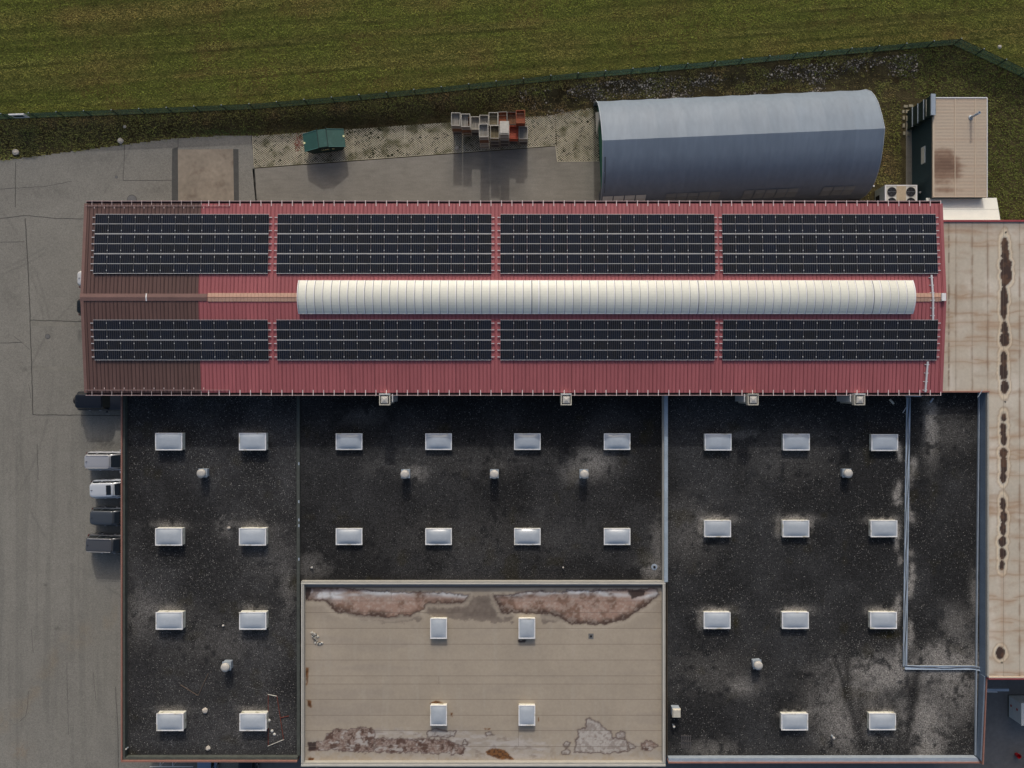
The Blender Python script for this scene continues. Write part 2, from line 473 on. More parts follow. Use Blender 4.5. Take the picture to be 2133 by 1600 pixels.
vme = grid_mesh('verge', -75, 75, 13, 42, .012, .3, lambda px, py, x, y: np.full((len(x), 3), .1), M['verge'], bulge=hgt)
vme.polygons.foreach_set('use_smooth', [True]*len(vme.polygons))
tag(obj('verge', vme), kind='structure')
fm_ = MB(); xs_ = sorted(set([float(x) for x in _fw[:, 0]] + list(np.arange(2, 12, 1.0))))
fm_.rings([[(x, float(fence_y(x)) - .02, float(hb(x)) + .02), (x, 420, float(hb(x)) + .02)] for x in xs_], cap0=False, cap1=False, closed=False)
tag(wob('meadow', fm_, M['field']), kind='structure')
YP = [W(*p)[:2] for p in YARD_EDGE + [(524.5, 284), (536, 430), (536, 1700), (-90, 1700)]]
def yard_paint(px, py, x, y):
    n = fbm(x*.16, y*.16, 121, 4); n2 = fbm(x*1.1, y*1.1, 122, 4); n3 = fbm(x*4, y*4, 123, 3)
    c = np.array(A(112, 110, 104))[None, :] * (.90 + .2*n)[:, None] * (.92 + .16*n2)[:, None]
    low = sstep(700, 1000, py)
    st = fbm(x*2.6, y*.10, 124, 3); c = mixc(c, sstep(.5, .72, st)*low*.24, A(80, 80, 76)); c = mixc(c, sstep(.55, .75, fbm(x*2.2 + 9, y*.09, 125, 3))*low*.2, A(120, 118, 110))
    # rain-washed brown trail running down to the lower left, with a patch near the bottom
    tx = np.clip((240 - px)/240, 0, 1); ty = 1255 + 250*tx + 18*np.sin(px*.035)
    c = mixc(c, np.exp(-((py - ty)/ (16 + 14*n2))**2)*sstep(.25, .7, n2)*.34*(px < 245), A(114, 102, 84))
    c = mixc(c, np.exp(-(((px - 45)/22)**2 + ((py - 1565)/18)**2))*sstep(.3, .65, n3)*.4, A(118, 102, 82))
    # dirt along the slab joints, a short dark upright streak, oil drips under the parking bays
    c = mixc(c, np.exp(-((py - 671)/4)**2)*sstep(90, 150, px)*(px < 200)*.6*sstep(.3, .6, n2), A(56, 55, 52))
    c = mixc(c, np.exp(-((px - 166)/5)**2)*sstep(684, 690, py)*sstep(722, 700, py)*.5, A(66, 66, 64))
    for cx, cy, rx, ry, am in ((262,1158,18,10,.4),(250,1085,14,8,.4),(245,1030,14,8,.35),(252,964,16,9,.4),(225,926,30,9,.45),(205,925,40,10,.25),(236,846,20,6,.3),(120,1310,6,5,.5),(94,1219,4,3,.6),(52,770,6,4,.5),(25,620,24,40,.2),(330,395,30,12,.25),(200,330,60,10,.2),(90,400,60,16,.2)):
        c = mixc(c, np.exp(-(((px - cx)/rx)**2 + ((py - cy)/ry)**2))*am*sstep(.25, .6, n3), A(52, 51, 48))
    # arcs of tyre rubber
    for cx, cy, rr in ((-160, 120, 470), (-160, 120, 480), (420, 900, 380), (420, 900, 392), (-420, 760, 520), (-420, 760, 531)):
        c = mixc(c, np.exp(-((np.hypot(px - cx, py - cy) - rr)/2.2)**2)*.22*sstep(.42, .6, fbm(x*.3, y*.3, int(rr), 3)), A(62, 62, 60))
    return c
ym = grid_mesh('asphalt_yard', -55, -23.5, -42, 25, .03, .125, yard_paint, M['asphalt'], mask=lambda x, y: inside(x, y, YP))
tag(obj('asphalt_yard', ym), kind='structure')
sheet('concrete_yard', [(526, 352), (1160, 305), (1163, 338), (1262, 336), (1262, 470), (537, 470)], .03, 'concrete')
PAVERS = ([(526, 284), (1157, 240), (1157.5, 303), (530, 349)], [(1157.5, 238), (1248, 222), (1248, 336), (1161, 337)])
for p in PAVERS: sheet('paver_bed', p, .026, 'soil')
sheet('loading_pad', [(371, 312), (486, 311), (488, 430), (372, 430)], .06, 'pad')
for p in ([(359, 310), (371, 307), (371, 430), (358, 430)], [(486, 311), (497, 311), (498, 430), (488, 430)]):
    sheet('pad_kerb_strip', p, .045, 'kerb')
sheet('service_yard', [(1900, 1380), (2260, 1380), (2260, 1720), (500, 1720), (500, 1560), (1900, 1560)], .034, 'dark_asphalt')
sheet('cabin_path', [(1887, 250), (1901, 250), (1901, 392), (1887, 392)], .03, 'concrete')
sheet('patched_strip', [(66, 668), (240, 673), (240, 683), (66, 679)], .034, 'band')
sheet('patched_strip', [(67, 762), (240, 767), (240, 775), (67, 771)], .034, 'band')

# tar seams and cracks in the yard
seams = MB()
def crack(pts, w=.05):
    out = []
    for i in range(len(pts) - 1):
        a, b = pts[i], pts[i + 1]
        n = max(2, int(math.hypot(b[0]-a[0], b[1]-a[1]) / 8))
        for k in range(n):
            t = k / n
            out.append((a[0] + (b[0]-a[0])*t + random.uniform(-.5, .5), a[1] + (b[1]-a[1])*t + random.uniform(-.5, .5)))
    out.append(pts[-1])
    seams.strip([W(*p)[:2] for p in out], w, .037)
for pts, w in (([(0,456),(55,449),(110,455),(200,457)],.05), ([(33,338),(32,432)],.06), ([(53,455),(57,520),(61,600),(66,745),(69,864)],.08),
        ([(69,864),(300,866)],.07), ([(63,667),(240,672)],.07), ([(0,715),(46,713)],.05), ([(260,302),(257,376)],.05), ([(257,376),(358,376)],.04),
        ([(372,283),(371,308)],.05), ([(0,394),(90,389),(150,378)],.03), ([(0,505),(52,504)],.04),
        ([(524,284),(530,349),(536,430)],.07), ([(60,1440),(58,1470),(54,1492),(42,1502)],.04), ([(140,1380),(141,1440),(143,1530)],.03),
        ([(241,1430),(246,1520),(247,1600)],.05), ([(78,925),(80,1000)],.04), ([(195,1400),(200,1460)],.03), ([(66,1310),(70,1360)],.03),
        ([(30,700),(62,728)],.03), ([(60,800),(65,830)],.03)):
    crack(pts, w)
tag(wob('tar_seams', seams, M['seam']), 'thin dark tar seams and cracks across the grey yard', kind='stuff')
edge = MB()
for a, b in ((PAVERS[0][3], PAVERS[0][2]), (PAVERS[1][3], PAVERS[1][2]), (PAVERS[1][3], (1157.5, 303)), (PAVERS[0][0], PAVERS[0][3])):
    edge.strip([W(*a)[:2], W(*b)[:2]], .07, .041)
for x in (631, 737, 843, 949, 1055):
    t = (x - 526) / 631.0
    edge.strip([W(x, 284 - 44*t)[:2], W(x + 1, 349 - 46*t)[:2]], .06, .066)
tag(wob('paver_edge_strips', edge, M['paver']), kind='stuff')

# grass paver lattice: crossing concrete bars with soil between
lat = MB()
def clip_line(p, d, poly):
    t0, t1 = -1e9, 1e9
    n = len(poly)
    area = sum(poly[i][0]*poly[(i+1) % n][1] - poly[(i+1) % n][0]*poly[i][1] for i in range(n))
    for i in range(n):
        a, b = poly[i], poly[(i + 1) % n]
        nx, ny = (b[1]-a[1], -(b[0]-a[0]))
        if area < 0: nx, ny = -nx, -ny
        den = d[0]*nx + d[1]*ny; num = (a[0]-p[0])*nx + (a[1]-p[1])*ny
        if abs(den) < 1e-9:
            if num < 0: return None
        elif den > 0: t1 = min(t1, num/den)
        else: t0 = max(t0, num/den)
    return (t0, t1) if t1 - t0 > .05 else None
for poly in PAVERS:
    P = [W(*p)[:2] for p in poly]
    cx, cy = sum(p[0] for p in P)/4, sum(p[1] for p in P)/4
    for si, ang in enumerate((38, -43)):
        d = (math.cos(R(ang)), math.sin(R(ang))); nrm = (-d[1], d[0])
        for k in range(-140, 141):
            o = (cx + nrm[0]*k*.165, cy + nrm[1]*k*.165)
            c = clip_line(o, d, P)
            if not c: continue
            t, L_ = c
            while t < L_ - .05:                       # broken into lengths, some overgrown
                e = min(L_, t + random.uniform(.25, .5))
                mx_, my_ = o[0] + d[0]*(t+e)/2, o[1] + d[1]*(t+e)/2
                over = float(fbm(np.array([mx_*.45]), np.array([my_*.45]), 5)[0])
                edge_n = (my_ - min(p[1] for p in P)) / (max(p[1] for p in P) - min(p[1] for p in P))
                if random.random() > .05 + .25*max(0, min(1, (over - .62)/.2)) + .35*max(0, edge_n - .8)*5*random.random():
                    w = random.uniform(.026, .036)
                    z = .048 + .004*si
                    a = (o[0]+d[0]*t, o[1]+d[1]*t); b = (o[0]+d[0]*e, o[1]+d[1]*e)
                    q = [(a[0]-nrm[0]*w, a[1]-nrm[1]*w), (b[0]-nrm[0]*w, b[1]-nrm[1]*w), (b[0]+nrm[0]*w, b[1]+nrm[1]*w), (a[0]+nrm[0]*w, a[1]+nrm[1]*w)]
                    lat.hexa([(*p, .02) for p in q], [(*p, z) for p in q])
                t = e
tag(wob('grass_pavers', lat, M['paver']), 'pale concrete grid pavers with grassy holes beside the yard', kind='stuff')

# ------------------------------------------------------------------ red gabled hall
EZ, RZ = 7.5, 8.07
HX0, HX1 = -36.95, 37.2
YN, YS, YR = 15.63, -0.75, 7.44
def roof_z(y):
    return RZ - (y - YR) / (YN - YR) * (RZ - EZ) if y >= YR else RZ - (YR - y) / (YR - YS) * (RZ - EZ)
hall = thing('gabled_hall', 'long gabled hall with red and brown ribbed steel roof', 'building', (0, YR, 0))
w = MB()
w.prism([(HX0+.25, YS+.25), (HX1-.25, YS+.25), (HX1-.25, YN-.25), (HX0+.25, YN-.25)], 0, EZ - .22)
wob('wall', w, M['hall_wall'], hall)
for x in (HX0 + .25, HX1 - .5):
    w = MB(); n = len(w.v)
    w.v += [(x, YS+.25, EZ-.22), (x, YN-.25, EZ-.22), (x, YR, RZ-.2), (x+.25, YS+.25, EZ-.22), (x+.25, YN-.25, EZ-.22), (x+.25, YR, RZ-.2)]
    w.f += [(0, 2, 1), (3, 4, 5), (0, 1, 4, 3), (1, 2, 5, 4), (2, 0, 3, 5)]; w.m += [0]*5
    wob('gable_wall', w, M['wall'], hall)
# ribbed sheets, about one metre wide each, two slopes
def sheet_mesh(name, wd, north, m0, m1):
    mb = MB(); prof = [(0, -.1, 0)]
    for k in range(3):
        c = wd * (k + .02) / 3
        prof += [(c, 0, 0), (c + .03, .04, 1), (c + .065, .04, 0), (c + .095, 0, 1), (c + wd/3 - .012, 0, 0)]
    prof += [(wd, -.1, 0)]
    y0, y1 = (YR, YN) if north else (YS, YR)
    z0, z1 = roof_z(y0), roof_z(y1)
    ym, zm = (y0 + y1)/2, (z0 + z1)/2
    for i in range(len(prof) - 1):
        a, b = prof[i], prof[i + 1]
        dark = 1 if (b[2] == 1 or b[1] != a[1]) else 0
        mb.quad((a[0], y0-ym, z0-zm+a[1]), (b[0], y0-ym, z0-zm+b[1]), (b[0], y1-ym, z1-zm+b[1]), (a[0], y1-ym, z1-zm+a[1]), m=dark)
    for yy, zz in ((y0-ym, z0-zm), (y1-ym, z1-zm)):
        mb.quad((0, yy, zz-.1), (wd, yy, zz-.1), (wd, yy, zz), (0, yy, zz))
    mb.quad((0, y0-ym, z0-zm-.1), (0, y1-ym, z1-zm-.1), (wd, y1-ym, z1-zm-.1), (wd, y0-ym, z0-zm-.1))
    return mb.mesh(name, [M[m0], M[m1]]), ym, zm
NS = 74
SW = (HX1 - HX0) / NS
XB = -26.6
meshes = {}
for north in (0, 1):
    for br in (0, 1):
        meshes[north, br] = sheet_mesh('roof_sheet', SW - .004, north, 'brown' if br else 'red', 'brown_rib' if br else 'red_rib')
for k in range(NS):
    x = HX0 + k * SW
    for north in (0, 1):
        me, ym, zm = meshes[north, 1 if x + SW/2 < XB else 0]
        obj('roof_sheet', me, hall, (x, ym, zm), world_space=True)
# gutters with brackets
for yy, s in ((YN, 1), (YS, -1)):
    gt = MB()
    gt.box(HX0, HX1, min(yy, yy + s*.2), max(yy, yy + s*.2), EZ - .2, EZ - .16)
    gt.box(HX0, HX1, min(yy + s*.2, yy + s*.25), max(yy + s*.2, yy + s*.25), EZ - .2, EZ - .02, m=1)
    wob('gutter', gt, [M['gutter'], M['rim']], hall)
    br = MB()
    n = int((HX1 - XB) / .905)
    for k in range(n + 1):
        x = XB + .35 + k * .905
        if x > HX1 - .1: break
        br.box(x - .03, x + .03, min(yy - s*.24, yy + s*.26), max(yy - s*.24, yy + s*.26), EZ + .045, EZ + .06)
    for k in range(12):
        x = HX0 + .6 + k * .86
        br.box(x - .013, x + .013, min(yy - s*.14, yy + s*.26), max(yy - s*.14, yy + s*.26), EZ + .045, EZ + .06)
        br.box(x + .2, x + .24, min(yy - s*.30, yy - s*.44), max(yy - s*.30, yy - s*.44), EZ + .05, EZ + .09)
    tag(wob('gutter_brackets', br, M['bracket'], hall), kind='stuff')
    rl = MB(); rl.box(HX0 + .05, XB + 2.2, min(yy - s*.24, yy - s*.21), max(yy - s*.24, yy - s*.21), EZ + .075, EZ + .11)
    wob('snow_guard_rail', rl, M['rim'], hall)
for x0, x1 in ((HX0 - .07, HX0 + .2), (HX1 - .2, HX1 + .07)):
    vb = MB()
    for ya, yb in ((YS, YR), (YR, YN)):
        za, zb = roof_z(ya) + .055, roof_z(yb) + .055
        vb.hexa([(x0, ya, za-.3), (x1, ya, za-.3), (x1, yb, zb-.3), (x0, yb, zb-.3)], [(x0, ya, za), (x1, ya, za), (x1, yb, zb), (x0, yb, zb)])
    wob('verge_flashing', vb, M['brown_cap'] if x0 < 0 else M['red'], hall)
# ridge caps
def cap(x0, x1, hw, m, dz=.06):
    mb = MB()
    for s in (-1, 1):
        ze = roof_z(YR + s*hw) + dz
        q = [(x0, YR, RZ + dz + .03), (x1, YR, RZ + dz + .03), (x1, YR + s*hw, ze), (x0, YR + s*hw, ze)]
        if s > 0: pass
        else: q = [q[3], q[2], q[1], q[0]]
        mb.hexa([(a, b, c - .05) for a, b, c in q], q)
    return mb
XJ = W(305, 618, 8.1)[0]
wob('ridge_cap', cap(HX0 - .1, XJ - .05, .31, 0), M['brown_cap'], hall)
wob('ridge_cap', cap(XJ + .05, -26.15, .31, 0), M['brown_cap'], hall)
wob('ridge_joint', cap(XJ - .05, XJ + .05, .32, 0, .075), M['white'], hall)
def tancap(x0, x1):
    n = int(round((x1 - x0) / .31)); d = (x1 - x0) / n
    me = None
    for k in range(n):
        o = wob('ridge_tile', cap(x0 + k*d + .012, x0 + (k+1)*d - .012, .365, 0), M['tan_cap'], hall)
    wob('ridge_bedding', cap(x0, x1, .355, 0, .045), M['tan_line'], hall)
    ln = MB(); ln.box(x0, x1, YR - .02, YR + .02, RZ + .07, RZ + .097)
    wob('ridge_bead', ln, M['tan_line'], hall)
tancap(-26.1, -18.3)
tancap(34.4, 36.9)
wob('ridge_end_cap', MB().box(36.75, 37.1, YR - .33, YR + .33, RZ + .1, RZ + .25), M['white'], hall)

# barrel rooflight
BX0, BX1, BHW, BZ = -18.24, 34.28, 1.40, 8.02
barrel = thing('barrel_rooflight', None, None, (0, YR, 0)); barrel.parent = hall; barrel.location = (0, 0, 0)
cb = MB()
for ya, yb in ((YR - BHW - .03, YR - BHW + .05), (YR + BHW - .05, YR + BHW + .03)):
    cb.box(BX0 - .02, BX1 + .02, ya, yb, BZ - .2, BZ + .24)
wob('curb', cb, M['vault_rib'], barrel)
NV = 74; VW = (BX1 - BX0) / NV
def arc(t, dz=0.0):
    a = -1 + 2*t
    return a * (BHW + .04), BZ + .22 + .44 * (1 - a*a) + dz
def vault_seg(wd, lip):
    mb = MB(); n = 12
    def band(x0, x1, dz, m):
        for k in range(n):
            y0, z0 = arc(k/n, dz); y1, z1 = arc((k+1)/n, dz)
            mb.quad((x0, y0, z0), (x1, y0, z0), (x1, y1, z1), (x0, y1, z1), m=m)
    band(0, wd, 0, 0)
    band(wd - lip, wd + .012, .035, 1)
    band(0.012, .012 + lip*.75, .006, 2)
    for k in range(n):
        for xx in (wd - lip, wd + .012):
            y0, z0 = arc(k/n); y1, z1 = arc((k+1)/n)
            mb.quad((xx, y0, z0), (xx, y1, z1), (xx, y1, z1 + .035), (xx, y0, z0 + .035), m=1)
    return mb.mesh('vault_sheet', [M['vault'], M['vault_rib'], M['vault_seam']], False)
vm, vm2 = vault_seg(VW, .065), vault_seg(VW, .12)
for k in range(NV):
    obj('vault_sheet', vm2 if k in (28, 48, 69) else vm, barrel, (BX0 + k*VW, YR, 0), world_space=True)
for x, s in ((BX0 - .005, -1), (BX1 + .005, 1)):
    mb = MB(); P = [arc(k/12, .0) for k in range(13)]
    pts = [(x, YR + y, z) for y, z in P] + [(x, YR + BHW, BZ), (x, YR - BHW, BZ)]
    mb.quad(*pts)
    for k in range(12):
        (y0, z0), (y1, z1) = P[k], P[k+1]
        mb.hexa([(x-.03, YR+y0, z0-.02), (x+.03, YR+y0, z0-.02), (x+.03, YR+y1, z1-.02), (x-.03, YR+y1, z1-.02)],
                [(x-.03, YR+y0, z0+.04), (x+.03, YR+y0, z0+.04), (x+.03, YR+y1, z1+.04), (x-.03, YR+y1, z1+.04)])
    wob('end_wall', mb, M['vault_rib'], barrel)

# ------------------------------------------------------------------ solar arrays
PW, PL, PGX, PGY = 1.134, 1.722, 1.1541, 1.742
fr = MB()
fr.box(-PW/2, PW/2, -PL/2, PL/2, -.03, -.004, m=1)
for a in ((-PW/2, PW/2, -PL/2, -PL/2 + .03), (-PW/2, PW/2, PL/2 - .03, PL/2), (-PW/2, -PW/2 + .010, -PL/2 + .03, PL/2 - .03), (PW/2 - .010, PW/2, -PL/2 + .03, PL/2 - .03), (-PW/2 + .014, PW/2 - .014, -.018, .018)):
    fr.box(*a, -.004, .004, m=2 if a[3] - a[2] > .1 else 0)
panel_me = fr.mesh('solar_panel', [M['alu'], M['black'], M['alu_side']])
cb_ = MB(); cb_.quad((-.545, -.4175, 0), (.545, -.4175, 0), (.545, .4175, 0), (-.545, .4175, 0))
cell_me = cb_.mesh('cell_block', [M['cells']])
TILT = math.atan((RZ - EZ) / (YN - YR))
SECT = ((-35.95, 13, 'westernmost'), (-20.22, 16, 'second from west'), (-1.0, 16, 'third from west'), (18.12, 16, 'easternmost'))
WORDS = ('on brown sheets at the far left', 'second from the left', 'third from the left', 'at the far right')
for si, (x0, nc, _) in enumerate(SECT):
    for north in (1, 0):
        nr = 3 if north else 2
        ytop = 14.67 if north else 5.51
        t = thing('solar_array', f"{'three' if north else 'two'}-row solar panel array on {'upper' if north else 'lower'} roof slope, {WORDS[si]}", 'solar array', (x0, ytop, roof_z(ytop)), group='solar panel arrays on the red roof')
        tilt = -TILT if north else TILT
        ct = math.cos(TILT)
        rails, clamps = [], MB()
        for r in range(nr):
            yc = ytop - (PL/2 + r*PGY) * ct
            for c in range(nc):
                xc = x0 + PW/2 + c*PGX
                p = obj('solar_panel', panel_me, t, (xc, yc, roof_z(yc) + .15), (tilt, 0, 0), world_space=True)
                for s in (-1, 1):
                    q = bpy.data.objects.new('cell_block', cell_me); q.parent = p; q.location = (0, s*.4325, .0015); COL.objects.link(q)
                if c < nc - 1:
                    for s in (-1, 1):
                        yy = yc + s*.58*ct; z = roof_z(yy) + .155
                        clamps.box(xc + PW/2 - .02, xc + PW/2 + .04, yy - .045, yy + .045, z, z + .012)
            for s in (-.58, 0, .58):
                yy = yc + s*ct; z = roof_z(yy)
                ext0, ext1 = (.26, .26)
                rl = MB(); rl.box(x0 - ext0, x0 + nc*PGX + ext1 - .02, yy - .03, yy + .03, z + .06, z + .115)
                wob('mounting_rail', rl, M['alu'], t)
        tag(wob('clamps', clamps, M['alu'], t), kind='stuff')
# conduit down the east end of the red roof
for k, (a, b, lab) in enumerate((((1939, 573), (1941, 668), 'white cable conduit over the roof ridge at the east end'), ((1935, 753), (1931, 817), 'white cable conduit below the solar panels at the east end'))):
    A_, B_ = W(*a, 8.0)[:2], W(*b, 7.9)[:2]
    t = thing('cable_conduit', lab, 'conduit', (A_[0], A_[1], roof_z(A_[1])), group='white conduits on the red roof')
    mb = MB(); n = 8
    pts = [(A_[0] + (B_[0]-A_[0])*i/n, A_[1] + (B_[1]-A_[1])*i/n) for i in range(n + 1)]
    for i in range(n):
        (xa, ya), (xb, yb) = pts[i], pts[i+1]; za, zb = roof_z(ya) + .18, roof_z(yb) + .18
        mb.hexa([(xb-.07, yb, zb-.1), (xb+.07, yb, zb-.1), (xa+.07, ya, za-.1), (xa-.07, ya, za-.1)], [(xb-.07, yb, zb), (xb+.07, yb, zb), (xa+.07, ya, za), (xa-.07, ya, za)])
    wob('trunking', mb, M['alu'], t)
    for i in range(6 if k == 0 else 4):
        f = (i + .35) / (6 if k == 0 else 3.6)
        x, y = A_[0] + (B_[0]-A_[0])*f, A_[1] + (B_[1]-A_[1])*f
        wob('cross_bracket', MB().box(x-.2, x+.2, y-.03, y+.03, roof_z(y)+.02, roof_z(y)+.075), M['alu'], t)

# ------------------------------------------------------------------ flat halls
GZ = 5.0
def gravel_paint(blobs, base=(.030, .030, .031), seed=1, pale=(.205, .195, .182), ruts=()):
    def f(px, py, x, y):
        n = fbm(x*.22, y*.22, seed, 5)
        n2 = fbm(x*1.3, y*1.3, seed + 3, 3)
        k = .74 + .72*sstep(.35, .75, n) * (.6 + .8*n2)
        c = 1.08 * np.array(base)[None, :] * k[:, None]
        for cx, cy, rx, ry, amt in blobs:
            d = ((px - cx)/rx)**2 + ((py - cy)/ry)**2
            wgt = np.exp(-d) * sstep(.40, .60, fbm(x*1.6 + cx, y*1.6, 11, 4) + .20*np.exp(-d)) * abs(amt)
            if amt > 0: c = mixc(c, wgt*1.15, pale)
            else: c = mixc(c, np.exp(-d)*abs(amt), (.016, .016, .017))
        for ax, ay, bx, by, wd in ruts:          # bare streaks scraped through the gravel
            t = np.clip(((px - ax)*(bx - ax) + (py - ay)*(by - ay))/((bx - ax)**2 + (by - ay)**2), 0, 1)
            dd = np.hypot(px - ax - (bx - ax)*t, py - ay - (by - ay)*t) + 6*(n2 - .5)
            c = mixc(c, np.exp(-(dd/wd)**2)*.85, (.022, .022, .023))
        # moss in patches
        ms = sstep(.66, .8, fbm(x*.5 + 40, y*.5, seed + 9, 4)) * .35
        ms = ms + .8*np.exp(-(((px - 1850)/26)**2 + ((py - 1322)/9)**2)) + .7*np.exp(-(((px - 1533)/6)**2 + ((py - 1297)/14)**2)) + .6*np.exp(-(((px - 612)/10)**2 + ((py - 1215)/16)**2)) + .6*np.exp(-(((px - 275)/12)**2 + ((py - 1572)/10)**2))
        return mixc(c, ms, (.035, .030, .012))
    return f

def stones(name, parent, regions, n, seed, zbase, lo=.035, hi=.09):
    r = np.random.default_rng(seed)
    pts = []
    for (x0, x1, y0, y1), cnt in regions:
        pts.append(np.stack([r.uniform(x0, x1, cnt), r.uniform(y0, y1, cnt)], 1))
    P = np.concatenate(pts)
    keep = fbm(P[:, 0]*.35, P[:, 1]*.35, seed, 4) + r.uniform(-.25, .25, len(P)) > .38
    P = P[keep]; n = len(P)
    s = r.uniform(lo, hi, n) * .5; a = r.uniform(0, 6.28, n)
    V = np.zeros((n, 4, 3)); F = np.zeros((n, 3, 3), int)
    for k in range(3):
        V[:, k, 0] = P[:, 0] + s*np.cos(a + k*2.1); V[:, k, 1] = P[:, 1] + s*np.sin(a + k*2.1); V[:, k, 2] = zbase + .004
    V[:, 3, 0] = P[:, 0]; V[:, 3, 1] = P[:, 1]; V[:, 3, 2] = zbase + s*.8
    for k in range(3):
        F[:, k, 0] = np.arange(n)*4 + k; F[:, k, 1] = np.arange(n)*4 + (k+1) % 3; F[:, k, 2] = np.arange(n)*4 + 3
    tone = (.025 + .36*r.uniform(0, 1, n)**3.6)[:, None] * np.array([1, .97, .92])
    me = tri_soup(name, V.reshape(-1, 3), F.reshape(-1, 3), np.repeat(tone, 4, 0), M['stone'])
    o = obj(name, me, parent, world_space=True); tag(o, kind='stuff'); return o

def skylight(parent, px, py, w=2.45, l=1.55, h=.42, dome=.2, deck=GZ):
    """opal dome on a curb, flat frame around; centre of its frame at photo pixel px,py"""
    x, y, _ = W(px, py, deck + h)
    key = (w, l, h, dome)
    if key not in skylight.cache:
        cu = MB(); cu.rings([[(-w/2 + .02, -l/2 + .02, 0), (w/2 - .02, -l/2 + .02, 0), (w/2 - .02, l/2 - .02, 0), (-w/2 + .02, l/2 - .02, 0)],
                             [(-w/2 + .05, -l/2 + .05, h - .06), (w/2 - .05, -l/2 + .05, h - .06), (w/2 - .05, l/2 - .05, h - .06), (-w/2 + .05, l/2 - .05, h - .06)]])
        f = MB(); b = .085
        for a in ((-w/2, w/2, -l/2, -l/2 + b), (-w/2, w/2, l/2 - b, l/2), (-w/2, -w/2 + b, -l/2 + b, l/2 - b), (w/2 - b, w/2, -l/2 + b, l/2 - b)):
            f.box(*a, h - .06, h + .02)
        d = MB(); nx, ny = 18, 12; V = []
        for j in range(ny + 1):
            for i in range(nx + 1):
                u, v = -1 + 2*i/nx, -1 + 2*j/ny
                zz = h - .01 + dome * (1 - abs(u)**3.2) * (1 - abs(v)**3.2)
                V.append((u*(w/2 - b), v*(l/2 - b), zz))
        d.v = V
        for j in range(ny):
            for i in range(nx):
                k = j*(nx + 1) + i
                d.f.append((k, k + 1, k + nx + 2, k + nx + 1)); d.m.append(0)
        skylight.cache[key] = (cu.mesh('curb', [M['curb']]), f.mesh('frame', [M['frame']]), d.mesh('dome', [M['dome']], True))
    cu, f, d = skylight.cache[key]
    s = obj('skylight', cu, parent, (x, y, deck), world_space=True)
    for nm, me in (('frame', f), ('dome', d)):
        q = bpy.data.objects.new(nm, me); q.parent = s; COL.objects.link(q)
    return s
skylight.cache = {}

def wallring(parent, pts, z0, z1, th, mats, name='parapet'):
    """separate straight parapet runs along pts (anticlockwise), thickness inwards"""
    for a, b in zip(pts[:-1], pts[1:]):
        d = Vector((b[0]-a[0], b[1]-a[1])).normalized(); n = Vector((-d.y, d.x)) * th
        q = [a, b, (b[0]+n.x, b[1]+n.y), (a[0]+n.x, a[1]+n.y)]
        mb = MB(); mb.prism(q, z0, z1)
        wob(name, mb, mats, parent)

# west gravel hall ---------------------------------------------------
PZ = 5.55
wx0, wx1 = -35.0, W(622, 1000, 5.1)[0]
wy0, wy1 = W(0, 1588, PZ)[1], YS - .02
west = thing('flat_roofed_hall', 'left flat hall with dark gravel roof and eight skylights in pairs', 'building', ((wx0+wx1)/2, (wy0+wy1)/2, 0), group='flat-roofed halls')
wob('wall', MB().prism([(wx0+.04, wy0+.04), (wx1, wy0+.04), (wx1, wy1), (wx0+.04, wy1)], 0, GZ - .12), M['wall'], west)
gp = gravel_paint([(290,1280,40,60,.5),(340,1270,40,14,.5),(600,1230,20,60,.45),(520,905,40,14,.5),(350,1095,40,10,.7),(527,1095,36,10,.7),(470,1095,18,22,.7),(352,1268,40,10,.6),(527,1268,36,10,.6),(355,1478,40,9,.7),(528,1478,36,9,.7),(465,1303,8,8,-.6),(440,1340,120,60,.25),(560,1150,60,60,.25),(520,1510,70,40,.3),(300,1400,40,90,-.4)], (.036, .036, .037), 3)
obj('gravel_bed', grid_mesh('gravel_bed', wx0 + .1, wx1 - .1, wy0 + .1, wy1, GZ, .14, gp, M['gravel']), west, world_space=True)
stones('loose_stones', west, [((wx0+.5, wx1-.3, wy0+.5, wy1), 34000)], 0, 21, GZ, .045, .11)
for nm, q, z1, m in (('coping', [(wx0+.03, wy0), (wx0+.16, wy0), (wx0+.16, wy1), (wx0+.03, wy1)], PZ, 'rust'), ('coping', [(wx0+.16, wy0), (wx1, wy0), (wx1, wy0+.16), (wx0+.16, wy0+.16)], PZ + .002, 'rust'),
                     ('parapet', [(wx0+.16, wy0+.163), (wx0+.34, wy0+.34), (wx0+.34, wy1), (wx0+.16, wy1)], PZ - .12, 'mossy'), ('parapet', [(wx0+.163, wy0+.16), (wx1, wy0+.16), (wx1, wy0+.38), (wx0+.39, wy0+.38)], PZ - .118, 'mossy')):
    wob(nm, MB().prism(q, GZ - .12, z1), M[m], west)
for px, py in ((353.5,919.5),(527,919.5),(353.5,1118),(527,1118),(354.5,1292),(527.5,1292),(356,1503),(528,1503)):
    skylight(west, px + (-2 if px < 450 else -1), py + (.5 if py < 1200 else 1.5), 2.42, 1.55, .60, .14)

